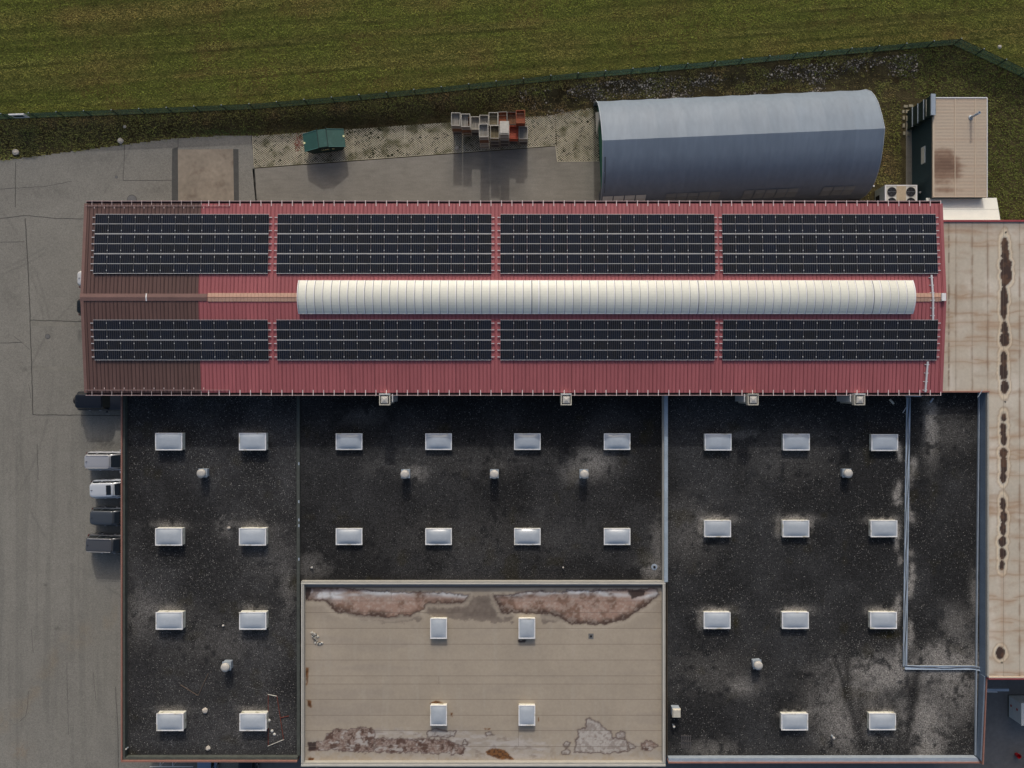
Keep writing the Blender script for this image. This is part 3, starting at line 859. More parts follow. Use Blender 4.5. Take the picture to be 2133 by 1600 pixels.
# middle gravel hall --------------------------------------------------
mx0, mx1 = wx1 + .004, W(1388, 1000, 5.2)[0]
my0 = W(0, 1209, 5.1)[1]
mid = thing('flat_roofed_hall', 'middle flat hall with black gravel roof, skylights in two rows of four', 'building', ((mx0+mx1)/2, (my0+wy1)/2, 0), group='flat-roofed halls')
wob('wall', MB().prism([(mx0, my0), (mx1, my0), (mx1, wy1), (mx0, wy1)], 0, GZ - .12), M['wall'], mid)
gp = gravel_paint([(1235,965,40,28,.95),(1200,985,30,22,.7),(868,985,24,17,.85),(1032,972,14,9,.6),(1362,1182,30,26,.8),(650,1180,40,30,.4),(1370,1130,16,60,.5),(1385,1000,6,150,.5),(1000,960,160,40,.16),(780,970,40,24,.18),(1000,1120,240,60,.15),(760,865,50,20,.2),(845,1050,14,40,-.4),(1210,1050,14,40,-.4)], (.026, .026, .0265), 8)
obj('gravel_bed', grid_mesh('gravel_bed', mx0 + .1, mx1, my0, wy1, GZ, .14, gp, M['gravel']), mid, world_space=True)
stones('loose_stones', mid, [((mx0+.5, mx1-.3, my0+.2, wy1), 22000)], 0, 22, GZ, .035, .085)
wob('divider', MB().prism([(mx0-.14, wy0+.4), (mx0+.13, wy0+.4), (mx0+.10, wy1), (mx0-.17, wy1)], GZ-.1, GZ + .16), M['mossy'], mid)
for k, py in enumerate((966, 1045, 1083, 1095, 1165)):
    x, y, _ = W(622.5, py, 5.16); wob('flashing_patch', MB().box(x-.06, x+.06, y-.12, y+.12, GZ+.155, GZ+.168), M['galv'], mid)
for px in (727, 913.5, 1098.5, 1285.5):
    for py in (920, 1118.5):
        skylight(mid, px, py + (0 if py < 1000 else -.5), 2.38, 1.48, .30, .20)
# zinc capping between the middle and the right hall, in lengths
zx = W(1388.5, 1000, 5.55)[0]
ys = np.linspace(wy1 - .02, W(0, 1213, 5.5)[1], 10)
for a, b in zip(ys[:-1], ys[1:]):
    wob('zinc_capping', MB().box(zx - .19, zx + .13, b + .012, a - .012, GZ - .1, 5.5), M['galv_blue'], mid)
wob('upstand', MB().box(zx - .32, zx - .2, ys[-1], ys[0], GZ - .1, 5.32), M['coping'], mid)

# central beige hall --------------------------------------------------
cx0, cx1 = W(627, 1400, 5.5)[0], W(1386.5, 1400, 5.5)[0]
cy1, cy0 = W(0, 1211.5, 5.5)[1], W(0, 1597, 5.5)[1]
CZ = 5.08
cen = thing('beige_roofed_hall', 'central flat hall with stained beige membrane roof and four upright skylights', 'building', ((cx0+cx1)/2, (cy0+cy1)/2, 0))
wob('wall', MB().prism([(cx0+.03, cy0+.03), (cx1-.03, cy0+.03), (cx1-.03, cy1-.03), (cx0+.03, cy1-.03)], 0, CZ - .06, top=0), M['wall'], cen)
wob('lap_joint', MB().box(cx0+.2, cx1-.2, cy0+.25, cy1-.25, CZ - .06, CZ - .008), M['gap'], cen)
Z1 = lambda L_: [(620 + a/2.735, 1200 + b/2.735) for a, b in L_]
Z2 = lambda L_: [(620 + a/2.735, 1480 + b/2.735) for a, b in L_]
PONDS = [Z1([(38,60),(200,66),(500,84),(760,92),(900,95),(968,112),(945,145),(860,152),(800,150),(722,160),(715,192),(640,222),(520,232),(400,224),(250,210),(195,185),(165,142),(60,136),(42,100)]),
         Z1([(1122,112),(1300,92),(1560,82),(1900,76),(2050,70),(2062,105),(1985,170),(1890,232),(1800,265),(1700,282),(1640,270),(1560,276),(1520,245),(1440,214),(1250,214),(1165,203),(1130,140)])]
FAINT = [Z1([(720,150),(860,145),(960,115),(1120,110),(1165,200),(1250,215),(1230,262),(1030,252),(960,248),(880,240),(720,215)]), Z1([(1380,210),(1520,200),(1520,260),(1400,270)]), Z1([(240,200),(700,215),(690,255),(480,262),(300,235)])]
WASH = [Z2([(120,225),(440,100),(980,120),(1260,150),(1440,190),(1450,262),(1200,290),(900,268),(430,240)]), Z2([(1560,235),(1900,230),(1900,250),(1560,255)])]
SALT = [Z2([(1575,240),(1580,165),(1600,150),(1590,110),(1635,95),(1640,48),(1660,40),(1710,65),(1745,100),(1790,115),(1795,150),(1870,165),(1885,235),(1760,245)]), Z2([(1810,130),(1840,115),(1868,130),(1865,158),(1820,160)]), Z2([(1510,190),(1530,175),(1555,185),(1545,208),(1515,208)]), Z2([(1500,235),(1530,218),(1556,230),(1545,248),(1510,248)]),
        Z2([(735,125),(790,98),(850,112),(900,118),(895,152),(740,152)]), Z2([(1888,180),(1935,205),(1890,230)]), Z2([(935,190),(950,165),(972,185),(965,205)]), Z2([(1065,125),(1100,120),(1120,140),(1075,148)])]
PINK = [Z2([(60,190),(160,165),(165,135),(235,100),(290,115),(300,100),(420,96),(440,130),(430,235),(300,235),(70,225)]), Z2([(440,160),(860,165),(960,215),(940,250),(700,240),(440,238)]), Z2([(1958,190),(1990,175),(2035,185),(2045,205),(2010,228),(1965,220)])]
RUST = [Z2([(1070,235),(1110,215),(1180,225),(1200,250),(1240,282),(1160,280),(1075,255)]), Z2([(60,268),(95,268),(90,288),(60,285)]), Z2([(868,15),(885,12),(882,38),(870,30)]), Z2([(1368,38),(1376,38),(1374,66),(1368,60)]), Z2([(1065,102),(1098,102),(1095,110),(1068,110)]),
        [(637,1391),(643,1392),(642,1420),(638,1430),(636,1400)], [(639,1458),(649,1460),(648,1474),(641,1470)], [(895,1465),(908,1458),(925,1465),(922,1467),(896,1467)]]
DARK = [Z2([(60,185),(105,180),(105,220),(68,222)]), Z1([(1885,85),(1935,78),(1985,85),(1975,105),(1930,120),(1905,130)]), Z1([(1255,365),(1300,365),(1290,380),(1260,380)]), Z1([(45,60),(80,62),(70,100),(48,135)])]
def cen_paint(px, py, x, y):
    b = np.array(A(140, 130, 116))
    n = fbm(x*.35, y*.35, 31, 4); n2 = fbm(x*2.4, y*2.4, 33, 4); n3 = fbm(x*7, y*7, 35, 3)
    c = b[None, :] * (.93 + .14*n + .06*n2)[:, None]
    c = mixc(c, sstep(.5, .75, fbm(x*.15, y*.9, 36, 3))*.35, A(124, 116, 107))
    st = fbm(x*2.0, y*.25, 37, 3); c = mixc(c, sstep(.6, .8, st)*.25, A(146, 139, 128))
    c = mixc(c, sstep(1300, 1240, py)*.25, A(132, 117, 99))
    c = mixc(c, sstep(1520, 1580, py)*.35*sstep(.35, .6, n2), A(150, 147, 144))
    wob_ = (n2 - .5)*13 + (n3 - .5)*4
    for p in FAINT:
        d = sdf(px, py, p) + wob_*1.3
        c = mixc(c, sstep(7, -4, d)*sstep(16, 8, d)*.25, A(152, 143, 130))
        c = mixc(c, sstep(3, -5, d)*(.5 + .6*n2), A(88, 78, 71))
        c = mixc(c, np.exp(-(d/2.2)**2)*.5, A(78, 66, 60))
    for p in PONDS:
        d = sdf(px, py, p) + wob_*.8
        c = mixc(c, np.exp(-((d - 7)/4.5)**2)*.5, A(158, 148, 133))
        i = sstep(1.5, -2, d)
        c = mixc(c, i, A(136, 112, 99))
        c = mixc(c, i*sstep(-2, -14, d)*sstep(.48, .66, n3*.6 + n2*.4)*.6, A(152, 138, 128))
        c = mixc(c, i*np.exp(-((py - 1236 - 4*np.sin(px*.02))/8)**2)*sstep(.3, .6, fbm(x*.35, y*1.5, 39, 3))*1.3, A(184, 184, 184))
        c = mixc(c, i*sstep(.5, .72, fbm(x*1.1, y*1.1, 38, 4))*.8, A(98, 74, 60))
        c = mixc(c, i*sstep(-17, -3, d)*sstep(.30, .55, fbm(x*.5, y*.5, 40, 3))*sstep(1228, 1252, py)*1.0, A(72, 56, 47))
        c = mixc(c, i*sstep(.52, .66, fbm(x*4.5, y*4.5, 41, 2))*.25, A(172, 162, 152))
        c = mixc(c, np.exp(-((d + 1)/1.8)**2)*.85, A(58, 42, 36))
    for p in WASH:
        d = sdf(px, py, p) + wob_*1.5
        c = mixc(c, sstep(4, -10, d)*(.25 + .75*sstep(.4, .65, fbm(x*1.2, y*3.5, 46, 4))), A(154, 148, 142))
        c = mixc(c, sstep(4, -8, d)*sstep(.55, .7, fbm(x*1.6, y*2.6, 47, 4))*.5, A(104, 92, 84))
    for p in PINK:
        d = sdf(px, py, p) + wob_*.9
        i = sstep(1.5, -2, d)
        c = mixc(c, i*.85, A(126, 112, 104))
        c = mixc(c, i*sstep(.46, .6, n3)*.75, A(98, 76, 66))
        c = mixc(c, i*sstep(.50, .60, fbm(x*3.2, y*3.2, 44, 3))*.9, A(70, 50, 41))
        c = mixc(c, i*sstep(.60, .72, fbm(x*2.1, y*3.1, 45, 3))*.8, A(156, 151, 146))
        c = mixc(c, np.exp(-((d + .5)/1.4)**2)*.8, A(78, 62, 58))
    for p in SALT:
        d = sdf(px, py, p) + wob_*.55
        i = sstep(1, -1.5, d)
        c = mixc(c, i, A(152, 147, 141))
        c = mixc(c, i*sstep(.46, .66, n3)*.4, A(122, 108, 100))
        c = mixc(c, i*sstep(.56, .62, fbm(x*3.6, y*3.6, 48, 3))*.45, A(92, 78, 71))
        c = mixc(c, np.exp(-((d + .8)/1.5)**2)*.9, A(76, 60, 54))
    for p in RUST:
        d = sdf(px, py, p) + wob_*.35
        c = mixc(c, sstep(1, -1, d), A(104, 70, 38)); c = mixc(c, sstep(0, -2, d)*sstep(.45, .6, n3), A(66, 42, 24))
    for p in DARK:
        d = sdf(px, py, p) + wob_*.5
        c = mixc(c, sstep(1.5, -1, d)*.95, A(48, 36, 32))
    return c
edges = [1224, 1252, 1276, 1309, 1342, 1375, 1408, 1425, 1457, 1490, 1522, 1555, 1592]
for a, b in zip(edges[:-1], edges[1:]):
    ya, yb = W(0, a, CZ)[1], W(0, b, CZ)[1]
    cut = random.choice((None, 914, 815, 1080))
    xs = [cx0 + .24, cx1 - .24] if cut is None else [cx0 + .24, W(cut, 0, CZ)[0], cx1 - .24]
    for u, v in zip(xs[:-1], xs[1:]):
        obj('membrane_sheet', grid_mesh('membrane_sheet', u + .012, v - .012, yb + .014, ya - .014, CZ, .085, cen_paint, M['beige']), cen, world_space=True)
wob('upstand', MB().hexa([(cx0+.3, W(0,1225,CZ)[1], CZ-.04), (cx1-.3, W(0,1222,CZ)[1], CZ-.04), (cx1-.3, cy1-.3, CZ-.04), (cx0+.3, cy1-.3, CZ-.04)],
     [(cx0+.3, W(0,1224,CZ)[1]+.25, CZ+.03), (cx1-.3, W(0,1222,CZ)[1]+.2, CZ+.03), (cx1-.3, cy1-.3, CZ+.26), (cx0+.3, cy1-.3, CZ+.26)]), mat('upstand_grey', A(118, 114, 112), .8, noise=((.6, .1), (4, .08))), cen)
for q in ([(cx0, cy0), (cx1, cy0), (cx1, cy0+.34), (cx0, cy0+.34)], [(cx0, cy1-.26), (cx1, cy1-.26), (cx1, cy1), (cx0, cy1)],
          [(cx0, cy0+.345), (cx0+.26, cy0+.345), (cx0+.26, cy1-.265), (cx0, cy1-.265)], [(cx1-.26, cy0+.345), (cx1, cy0+.345), (cx1, cy1-.265), (cx1-.26, cy1-.265)]):
    wob('parapet', MB().prism(q, GZ - .1, 5.46), M['coping'], cen)
    (xa, ya), (xb, yb) = q[0], q[2]
    ex = (xb - xa) > (yb - ya)
    wob('coping_lip', MB().box(xa + (0 if ex else .02), xb - (0 if ex else .15), ya + (.02 if ex else 0), yb - (.15 if ex else 0), 5.462, 5.5), mat('coping_lip', A(168, 166, 158), .7, noise=((1.5, .08),)), cen)
for px, py in ((913.5,1309.5),(1097.5,1309.5),(913.5,1490.5),(1097.5,1490.5)):
    skylight(cen, px, py, 1.5, 1.82, .40, .10, CZ)

# right gravel hall ---------------------------------------------------
ex0, ex1 = mx1 + .15, 42.25
ey0, ey1 = W(0, 1589, PZ)[1], YS - .02
east = thing('flat_roofed_hall', 'right flat hall with dark gravel roof, cable tray and eleven skylights', 'building', ((ex0+ex1)/2, (ey0+ey1)/2, 0), group='flat-roofed halls')
wob('wall', MB().prism([(ex0, ey0+.04), (ex1-.25, ey0+.04), (ex1-.02, ey1), (ex0, ey1)], 0, GZ - .12), M['wall'], east)
tr = [(1888 - (py-830)*.0105 + random.choice((-14, 13)) + random.uniform(-4, 4), py, random.uniform(5, 9), random.uniform(8, 16), random.uniform(.8, 1.3)) for py in range(930, 1390, 17)]
gp = gravel_paint(tr + [(1850,1400,110,34,1.3),(1985,1385,60,34,1.2),(1960,1360,50,20,.9),(1935,1530,34,60,1.2),(1915,1490,50,40,.9),(1790,1440,50,40,.8),(1770,1510,60,60,.8),(1990,1300,36,36,.4),(1940,890,16,70,.8),(1440,1110,60,70,.25),(1480,1400,90,50,.2),(1545,1430,40,20,.5),
      (1995,1440,50,60,.7),(1730,1470,50,60,.5),(1540,905,40,10,.3),(1495,1082,36,9,1.0),(1657,1082,36,9,1.0),(1840,1082,36,9,.8),(1493,1272,36,9,.9),(1656,1272,36,9,.9),(1838,1272,36,9,.8),(1655,1484,36,9,.9),(1837,1484,36,9,.9),(1460,1100,8,22,.8),(1622,1100,8,22,.8),(1460,1290,8,22,.6),(1690,1100,8,20,.6),
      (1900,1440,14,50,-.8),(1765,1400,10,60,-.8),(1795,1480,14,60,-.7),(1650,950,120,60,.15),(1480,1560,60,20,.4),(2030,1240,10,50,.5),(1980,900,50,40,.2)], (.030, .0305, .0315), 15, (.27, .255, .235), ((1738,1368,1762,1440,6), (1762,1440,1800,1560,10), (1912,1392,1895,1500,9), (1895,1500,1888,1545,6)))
obj('gravel_bed', grid_mesh('gravel_bed', ex0, ex1, ey0 + .1, ey1, GZ, .14, gp, M['gravel']), east, world_space=True)
stones('loose_stones', east, [((ex0+.3, ex1-.5, ey0+.5, ey1), 38000), ((27, 41.5, ey0+.4, -23), 12000)], 0, 23, GZ, .045, .11)
ym_ = W(0, 1412, 6.0)[1]
for nm, q, z0, z1, m in (('parapet', [(ex1-.50, ey0+.42), (ex1-.36, ey0+.12), (ex1-.04, ym_), (ex1-.17, ym_)], GZ-.1, 5.72, 'wall_slate'),
                     ('coping', [(ex1-.40, ey0), (ex1-.28, ey0), (ex1+.04, ym_), (ex1-.02, ym_)], GZ-.1, 5.85, 'rust'),
                     ('coping', [(ex0-.05, ey0-.06), (ex1-.29, ey0-.06), (ex1-.29, ey0+.05), (ex0-.05, ey0+.05)], GZ-.1, PZ, 'rust'),
                     ('parapet', [(ex0, ey0+.053), (ex1-.36, ey0+.053), (ex1-.64, ey0+.40), (ex0, ey0+.36)], GZ-.1, PZ - .08, 'galv')):
    wob(nm, MB().prism(q, z0, z1), M[m], east)
wob('zinc_flashing', MB().hexa([(ex1-.16, ym_, GZ-.1), (ex1, ym_, GZ-.1), (ex1, ey1, GZ-.1), (ex1-.16, ey1, GZ-.1)], [(ex1-.07, ym_, 5.88), (ex1, ym_, 5.88), (ex1, ey1, 5.88), (ex1-.07, ey1, 5.88)]), M['wall_slate'], east)
wob('base_flashing', MB().prism([(ex1-.60, ey0+.44), (ex1-.50, ey0+.44), (ex1-.17, ey1), (ex1-.27, ey1)], GZ-.1, GZ+.16), M['galv'], east)
for px, py in ((1495,921),(1658,921),(1842,922),(1494,1101.5),(1657,1101.5),(1840.5,1101.5),(1493,1292),(1656,1292),(1839.5,1292),(1654.5,1503.5),(1837.5,1503)):
    skylight(east, px + .8, py + (0 if py < 1200 else .5), 2.40, 1.50, .40, .13)

# right beige hall ----------------------------------------------------
BZ2 = 6.0
bx0, bxs = HX1 + .08, ex1 + .02
byn, byi, bys = W(0, 460, BZ2)[1], W(0, 817, BZ2)[1], W(0, 1412, BZ2)[1]
bei = thing('beige_roofed_hall', 'right-hand hall with beige membrane roof and a line of dark dirty puddle stains', 'building', (48, 0, 0))
XR = 62.0
wob('wall', MB().prism([(bx0, byn-.1), (bx0, byi+.1), (bxs+.05, byi+.1), (bxs+.05, bys+.1), (XR, bys+.1), (XR, byn-.1)], 0, BZ2 - .12), M['wall'], bei)
wob('lap_joint', MB().prism([(bx0, byn-.05), (bx0, byi+.05), (bxs+.06, byi+.05), (bxs+.06, bys+.05), (XR, bys+.05), (XR, byn-.05)], BZ2 - .12, BZ2 - .008), M['gap'], bei)
BL = [(2093,512,7,16),(2095,530,8,10),(2095,552,11,14),(2096,575,11,16),(2092,590,6,8),(2092,618,7,18),(2091,645,6,20),(2092,684,6,13),(2093,707,9,13),(2091,748,6,15),(2091,772,7,18),(2092,806,7,13),(2091,870,5,8),(2090,894,6,12),(2091,917,6,9),(2090,944,8,10),(2091,966,7,17),(2089,996,6,9),(2089,1050,5,11),(2090,1077,7,11),(2089,1101,6,12),(2088,1128,7,10),(2088,1153,7,11),(2087,1178,5,9),(2084,1360,9,10)]
WR = np.sort(rng.uniform(470, 1410, 46))
def bei_paint(px, py, x, y):
    n = fbm(x*.3, y*.3, 51, 4); n2 = fbm(x*2.2, y*2.2, 53, 4); n3 = fbm(x*6, y*6, 55, 3)
    c = np.array(A(166, 158, 144))[None, :] * (.92 + .16*n)[:, None]
    c = mixc(c, sstep(.45, .75, fbm(x*.9, y*.35, 56, 4))*.6, A(184, 177, 166))
    c = mixc(c, sstep(.5, .8, fbm(x*.5, y*1.4, 58, 4))*.5, A(142, 118, 96))
    for k, wy in enumerate(WR):
        xo = 1960 + (k*67 % 150)
        off = wy + 5*(fbm(px*.03 + k, py*0 + k, 57, 2) - .5)*2
        amt = .30 + .35*((k*37) % 10)/10
        msk = sstep(.35, .55, fbm(px*.02 + 3*k, py*0 + k*2.0, 59, 2))
        c = mixc(c, np.exp(-((py - off)/1.3)**2)*amt*msk, A(120, 94, 72))
        c = mixc(c, np.exp(-((py - off)/7)**2)*.3*msk, A(150, 122, 96))
    for sx in (1976.5, 1991, 2025, 2057.5, 2124):
        c = mixc(c, np.exp(-((px - sx)/2.6)**2)*(.15 + .5*sstep(.45, .65, fbm(x*2, y*1.1, 60, 2))), A(122, 98, 78))
    c = mixc(c, np.exp(-((px - 1976.5)/1.4)**2)*sstep(.5, .56, vnoise(py*.16, py*0, 71))*.7*(py < 790), A(96, 78, 66))
    c = mixc(c, sstep(488, 462, py)*.7, A(128, 120, 112))
    D = np.full(px.shape, 1e9)
    for cx, cy, rx, ry in BL:
        rx, ry = rx*1.12, ry*1.2
        D = np.minimum(D, (np.sqrt(((px - cx)/rx)**2 + ((py - cy)/ry)**2) - 1) * rx)
    D = D + (n2 - .5)*5 + (n3 - .5)*2
    c = mixc(c, np.exp(-((D - 4)/2.2)**2)*.7, A(190, 176, 152))
    c = mixc(c, np.exp(-((D - 6.5)/1.2)**2)*.5, A(124, 100, 78))
    i = sstep(.8, -.8, D)
    c = mixc(c, i, A(54, 40, 34)); c = mixc(c, i*sstep(.5, .7, n2)*.7, A(84, 60, 44))
    for cx, cy in ((2095,484),(2094,837),(2087,1380)):
        c = mixc(c, sstep(2.6, 1.6, np.hypot(px - cx, py - cy)), (.01, .01, .01))
    c = mixc(c, np.exp(-(((px - 2088)/5)**2))*(py > 1185)*(py < 1350)*.35, A(140, 112, 88))
    return c
seamx = [1961, 1976.5, 1991, 2025, 2057.5, 2090, 2124, 2157, 2190, 2260, 2440]
for a, b in zip(seamx[:-1], seamx[1:]):
    u, v = W(a, 0, BZ2)[0], W(b, 0, BZ2)[0]
    yb = byi + .1 if b <= 2058 else bys + .12
    u = max(u, bx0); v = min(v, XR)
    obj('membrane_sheet', grid_mesh('membrane_sheet', u + .01, v - .01, yb, byn - .1, BZ2, .09 if b < 2200 else .5, bei_paint, M['beige']), bei, world_space=True)
wob('fascia', MB().box(bx0, XR, byn - .1, byn + .06, BZ2 - .35, BZ2 + .09), M['wall_red'], bei)
wob('coping', MB().box(bx0 - .6, bxs + .06, byi - .02, byi + .10, BZ2 - .35, BZ2 + .08), M['rust'], bei)
wob('coping', MB().box(bxs, XR, bys + .0, bys + .12, BZ2 - .3, BZ2 + .07), M['cabin_line'], bei)
wob('fascia', MB().box(bxs, XR, bys - .14, bys - .003, BZ2 - .4, BZ2 + .05), M['wall_red'], bei)
wob('coping', MB().box(bxs - .1, bxs + .04, bys + .13, byi - .03, BZ2 - .3, BZ2 + .03), M['coping'], bei)

# ------------------------------------------------------------------ roof equipment
def ventilator(px, py, h, label, rot=0):
    x, y, _ = W(px, py, GZ + h)
    t = thing('roof_ventilator', label, 'ventilator', (x, y, GZ), rot, group='mushroom roof ventilators')
    b = MB(); b.box(-.34, .34, -.34, .34, 0, h*.55); b.box(-.39, .39, -.39, .39, h*.55, h*.55 + .05)
    obj('base', b.mesh('base', [M['galv']]), t)
    obj('neck', MB().lathe([(.25, h*.5), (.25, h - .1)], n=16).mesh('neck', [M['duct']]), t)
    obj('cap', MB().lathe([(.30, h - .16), (.395, h - .12), (.395, h - .02), (.33, h + .06), (.18, h + .10), (.05, h + .11)], n=24).mesh('cap', [M['fan_cap']], True), t)
ventilator(418.5, 986.5, .95, 'mushroom ventilator on the left gravel roof between the two upper skylight rows')
ventilator(468.5, 1391, .95, 'mushroom ventilator on the left gravel roof near the lowest skylights')
for px, w_ in ((843, 'leftmost of three on the middle gravel roof'), (1029.5, 'centre of three on the middle gravel roof'), (1217.5, 'ringed by pale dust on the middle gravel roof')):
    ventilator(px, 988.5, 1.15, 'round ventilator cap, ' + w_)
ventilator(1767.5, 986.5, .8, 'mushroom ventilator beside the upper right skylights of the right gravel roof')
ventilator(1580, 1387, .8, 'mushroom ventilator in the lower middle of the right gravel roof', .1)

for k, (px, lab, side) in enumerate(((801, 'square exhaust duct at the red eave above the middle roof, left one', 1), (1179.5, 'square exhaust duct at the red eave with a bright rear plate, centre', 0), (1569, 'square exhaust duct at the red eave above the right roof, left of two', -1), (1791, 'square exhaust duct at the red eave nearest the cable tray', -1))):
    x, y, _ = W(px, 833, 7.9)
    t = thing('exhaust_duct', lab, 'exhaust duct', (x, y, GZ), group='square exhaust ducts along the red eave')
    obj('shaft', MB().box(-.36, .36, -.36, .36, 0, 2.6).mesh('shaft', [M['duct']]), t)
    c = MB()
    for a in ((-.46, .46, -.46, -.38), (-.46, .46, .38, .46), (-.46, -.38, -.38, .38), (.38, .46, -.38, .38)): c.box(*a, 2.45, 2.9)
    obj('collar', c.mesh('collar', [M['duct']]), t)
    obj('throat', MB().box(-.38, .38, -.38, .38, 2.5, 2.62).mesh('throat', [M['black']]), t)
    obj('cap', MB().rings([[(-.30,-.30,2.86),(.30,-.30,2.86),(.30,.30,2.86),(-.30,.30,2.86)], [(-.30,-.30,2.93),(.30,-.30,2.93),(.30,.30,2.93),(-.30,.30,2.93)], [(-.05,-.05,3.0),(.05,-.05,3.0),(.05,.05,3.0),(-.05,.05,3.0)]]).mesh('cap', [M['fan_cap']]), t)
    obj('rear_plate', MB().box(-.46, .46, .465, .53, 2.3, 2.95).mesh('rear_plate', [M['white'] if k != 2 else M['duct']]), t)
    if side:
        obj('side_pipe', MB().box(side*.62 - .04, side*.62 + .04, -.2, .5, .0, 2.55).mesh('side_pipe', [M['alu']]), t)
        obj('side_bracket', MB().box(min(side*.46, side*.58), max(side*.46, side*.58), .3, .36, 2.0, 2.06).mesh('side_bracket', [M['alu']]), t)

# box outlet, pipes, drains
x, y, _ = W(1405, 1477, GZ)
t = thing('outlet_box', 'tall grey box outlet standing by the edge of the beige roof', 'outlet box', (x, y, GZ))
obj('body', MB().box(-.34, .34, -.36, .36, 0, .75).mesh('body', [M['galv']]), t)
obj('hood', MB().rings([[(-.38,-.40,.75),(.38,-.40,.75),(.38,.40,.75),(-.38,.40,.75)], [(-.30,-.32,.95),(.30,-.32,.95),(.30,.32,.95),(-.30,.32,.95)]]).mesh('hood', [M['duct']]), t)
for px, py, h, r, lab in ((1403, 1512, .5, .10, 'short grey vent pipe below the tall outlet box'), (1735, 1535, .5, .11, 'short grey vent pipe right of the lowest skylights'), (650, 1182, .25, .09, 'small pale pipe stub at the left corner of the middle roof'), (1173, 1182, .22, .07, 'small pale pipe stub near the lower edge of the middle roof'), (465, 1303, .2, .09, 'small pale pipe stub between skylights of the left roof'), (264.5, 1559, .35, .08, 'small pale pipe in the bottom left corner of the left roof')):
    x, y, _ = W(px, py, GZ + h/2)
    t = thing('vent_pipe', lab, 'pipe', (x, y, GZ), group='small pipes on the gravel roofs')
    obj('stem', MB().lathe([(r*.7, 0), (r*.7, h - .06)], n=10).mesh('stem', [M['galv']]), t)
    obj('cowl', MB().lathe([(r, h - .08), (r*1.15, h - .04), (r*.6, h + .03)], n=10).mesh('cowl', [M['fan_cap']]), t)
for px, py, z, rr, lab in ((1363, 1181, GZ, .28, 'round drain with a pale ring in the right corner of the middle roof'), (1231, 1325, CZ, .0, 'square grey drain plate on the central beige roof')):
    x, y, _ = W(px, py, z)
    t = thing('roof_drain', lab, 'drain', (x, y, z))
    if rr:
        obj('ring', MB().lathe([(rr, .005), (rr, .03), (rr*.8, .035)], n=20).mesh('ring', [M['galv']]), t)
        obj('strainer', MB().lathe([(.11, .03), (.11, .09), (.06, .11)], n=10).mesh('strainer', [M['black']]), t)
    else:
        obj('plate', MB().box(-.23, .23, -.23, .23, .004, .03).mesh('plate', [M['dark_asphalt']]), t)
        obj('strainer', MB().lathe([(.10, .03), (.10, .06), (.05, .07)], n=10).mesh('strainer', [M['black']]), t)

# cable tray on the right gravel roof
t = thing('cable_tray', 'long pale blue cable tray running down and across the right gravel roof', 'cable tray', W(1893, 826, GZ))
path = [W(*p, GZ + .2)[:2] for p in ((1893.5, 828), (1891, 960), (1889.5, 1100), (1887.5, 1240), (1886, 1389))]
path2 = [W(*p, GZ + .2)[:2] for p in ((1886, 1391), (1960, 1391.5), (2030, 1391.5), (2060, 1399))]
for P in (path, path2):
    for a, b in zip(P[:-1], P[1:]):
        d = Vector((b[0]-a[0], b[1]-a[1])); L_ = d.length; d.normalize(); n = Vector((-d.y, d.x))
        mb = MB()
        for s0, s1, z0, z1, m in ((-.16, .16, .06, .13, 0), (-.175, -.155, .06, .17, 0), (.155, .175, .06, .17, 0), (-.19, .19, .0, .055, 1)):
            q = [(a[0]+n.x*s1, a[1]+n.y*s1), (a[0]+n.x*s0, a[1]+n.y*s0), (b[0]+n.x*s0, b[1]+n.y*s0), (b[0]+n.x*s1, b[1]+n.y*s1)]
            if m == 1:
                continue
            mb.prism(q, GZ + z0, GZ + z1, m=0)
        wob('tray_length', mb, M['tray'], t)
        k = 0
        while k*1.5 < L_:
            c = (a[0] + d.x*k*1.5, a[1] + d.y*k*1.5)
            q = [(c[0]+n.x*.2-d.x*.08, c[1]+n.y*.2-d.y*.08), (c[0]-n.x*.2-d.x*.08, c[1]-n.y*.2-d.y*.08), (c[0]-n.x*.2+d.x*.08, c[1]-n.y*.2+d.y*.08), (c[0]+n.x*.2+d.x*.08, c[1]+n.y*.2+d.y*.08)]
            wob('support_block', MB().prism(q, GZ + .004, GZ + .058), M['slab'], t); k += 1
for j, off in enumerate((-.06, .05)):
    pts = []
    full = path + path2[1:]
    for i, p in enumerate(full):
        for q in range(5 if i < len(full) - 1 else 1):
            f = q/5; r = full[min(i+1, len(full)-1)]
            pts.append((p[0] + (r[0]-p[0])*f + off + .05*math.sin(3*i + 2*q + j), p[1] + (r[1]-p[1])*f + (.04*math.sin(2*i + q + j) if i >= len(path) - 1 else 0), GZ + .155))
    wob('cable', MB().tube(pts, .022, 5), M['cable'], t)

# litter on the gravel roofs
def bar(name, label, cat, p, q, z, r, m, group=None):
    a, b = W(*p, z), W(*q, z)
    o = wob(name, MB().tube([(a[0], a[1], z + r), ((a[0]+b[0])/2, (a[1]+b[1])/2, z + r*1.4), (b[0], b[1], z + r)], r, 6), M[m]); tag(o, label, cat, group); return o
bar('fallen_stick', 'thin stick lying left in the fork near the lower left ventilator', 'stick', (376, 1426), (413, 1449), GZ, .03, 'wood', 'sticks on the left roof')
bar('fallen_stick', 'thin stick pointing up towards the lower left ventilator', 'stick', (413, 1449), (434, 1403), GZ, .03, 'wood', 'sticks on the left roof')
bar('metal_strip', 'pale thin metal strip lying beside the top of the cable tray', 'strip', (1880, 860), (1891, 842), GZ, .035, 'alu')
bar('metal_strip', 'dark strip hanging over the beige roof edge near the inner corner', 'strip', (2046, 812), (2036, 828), 6.05, .03, 'galv')
bar('metal_strip', 'long grey metal strip under the red eave beside the cable tray', 'strip', (1885, 824.5), (1918, 825.5), GZ + .2, .06, 'galv')
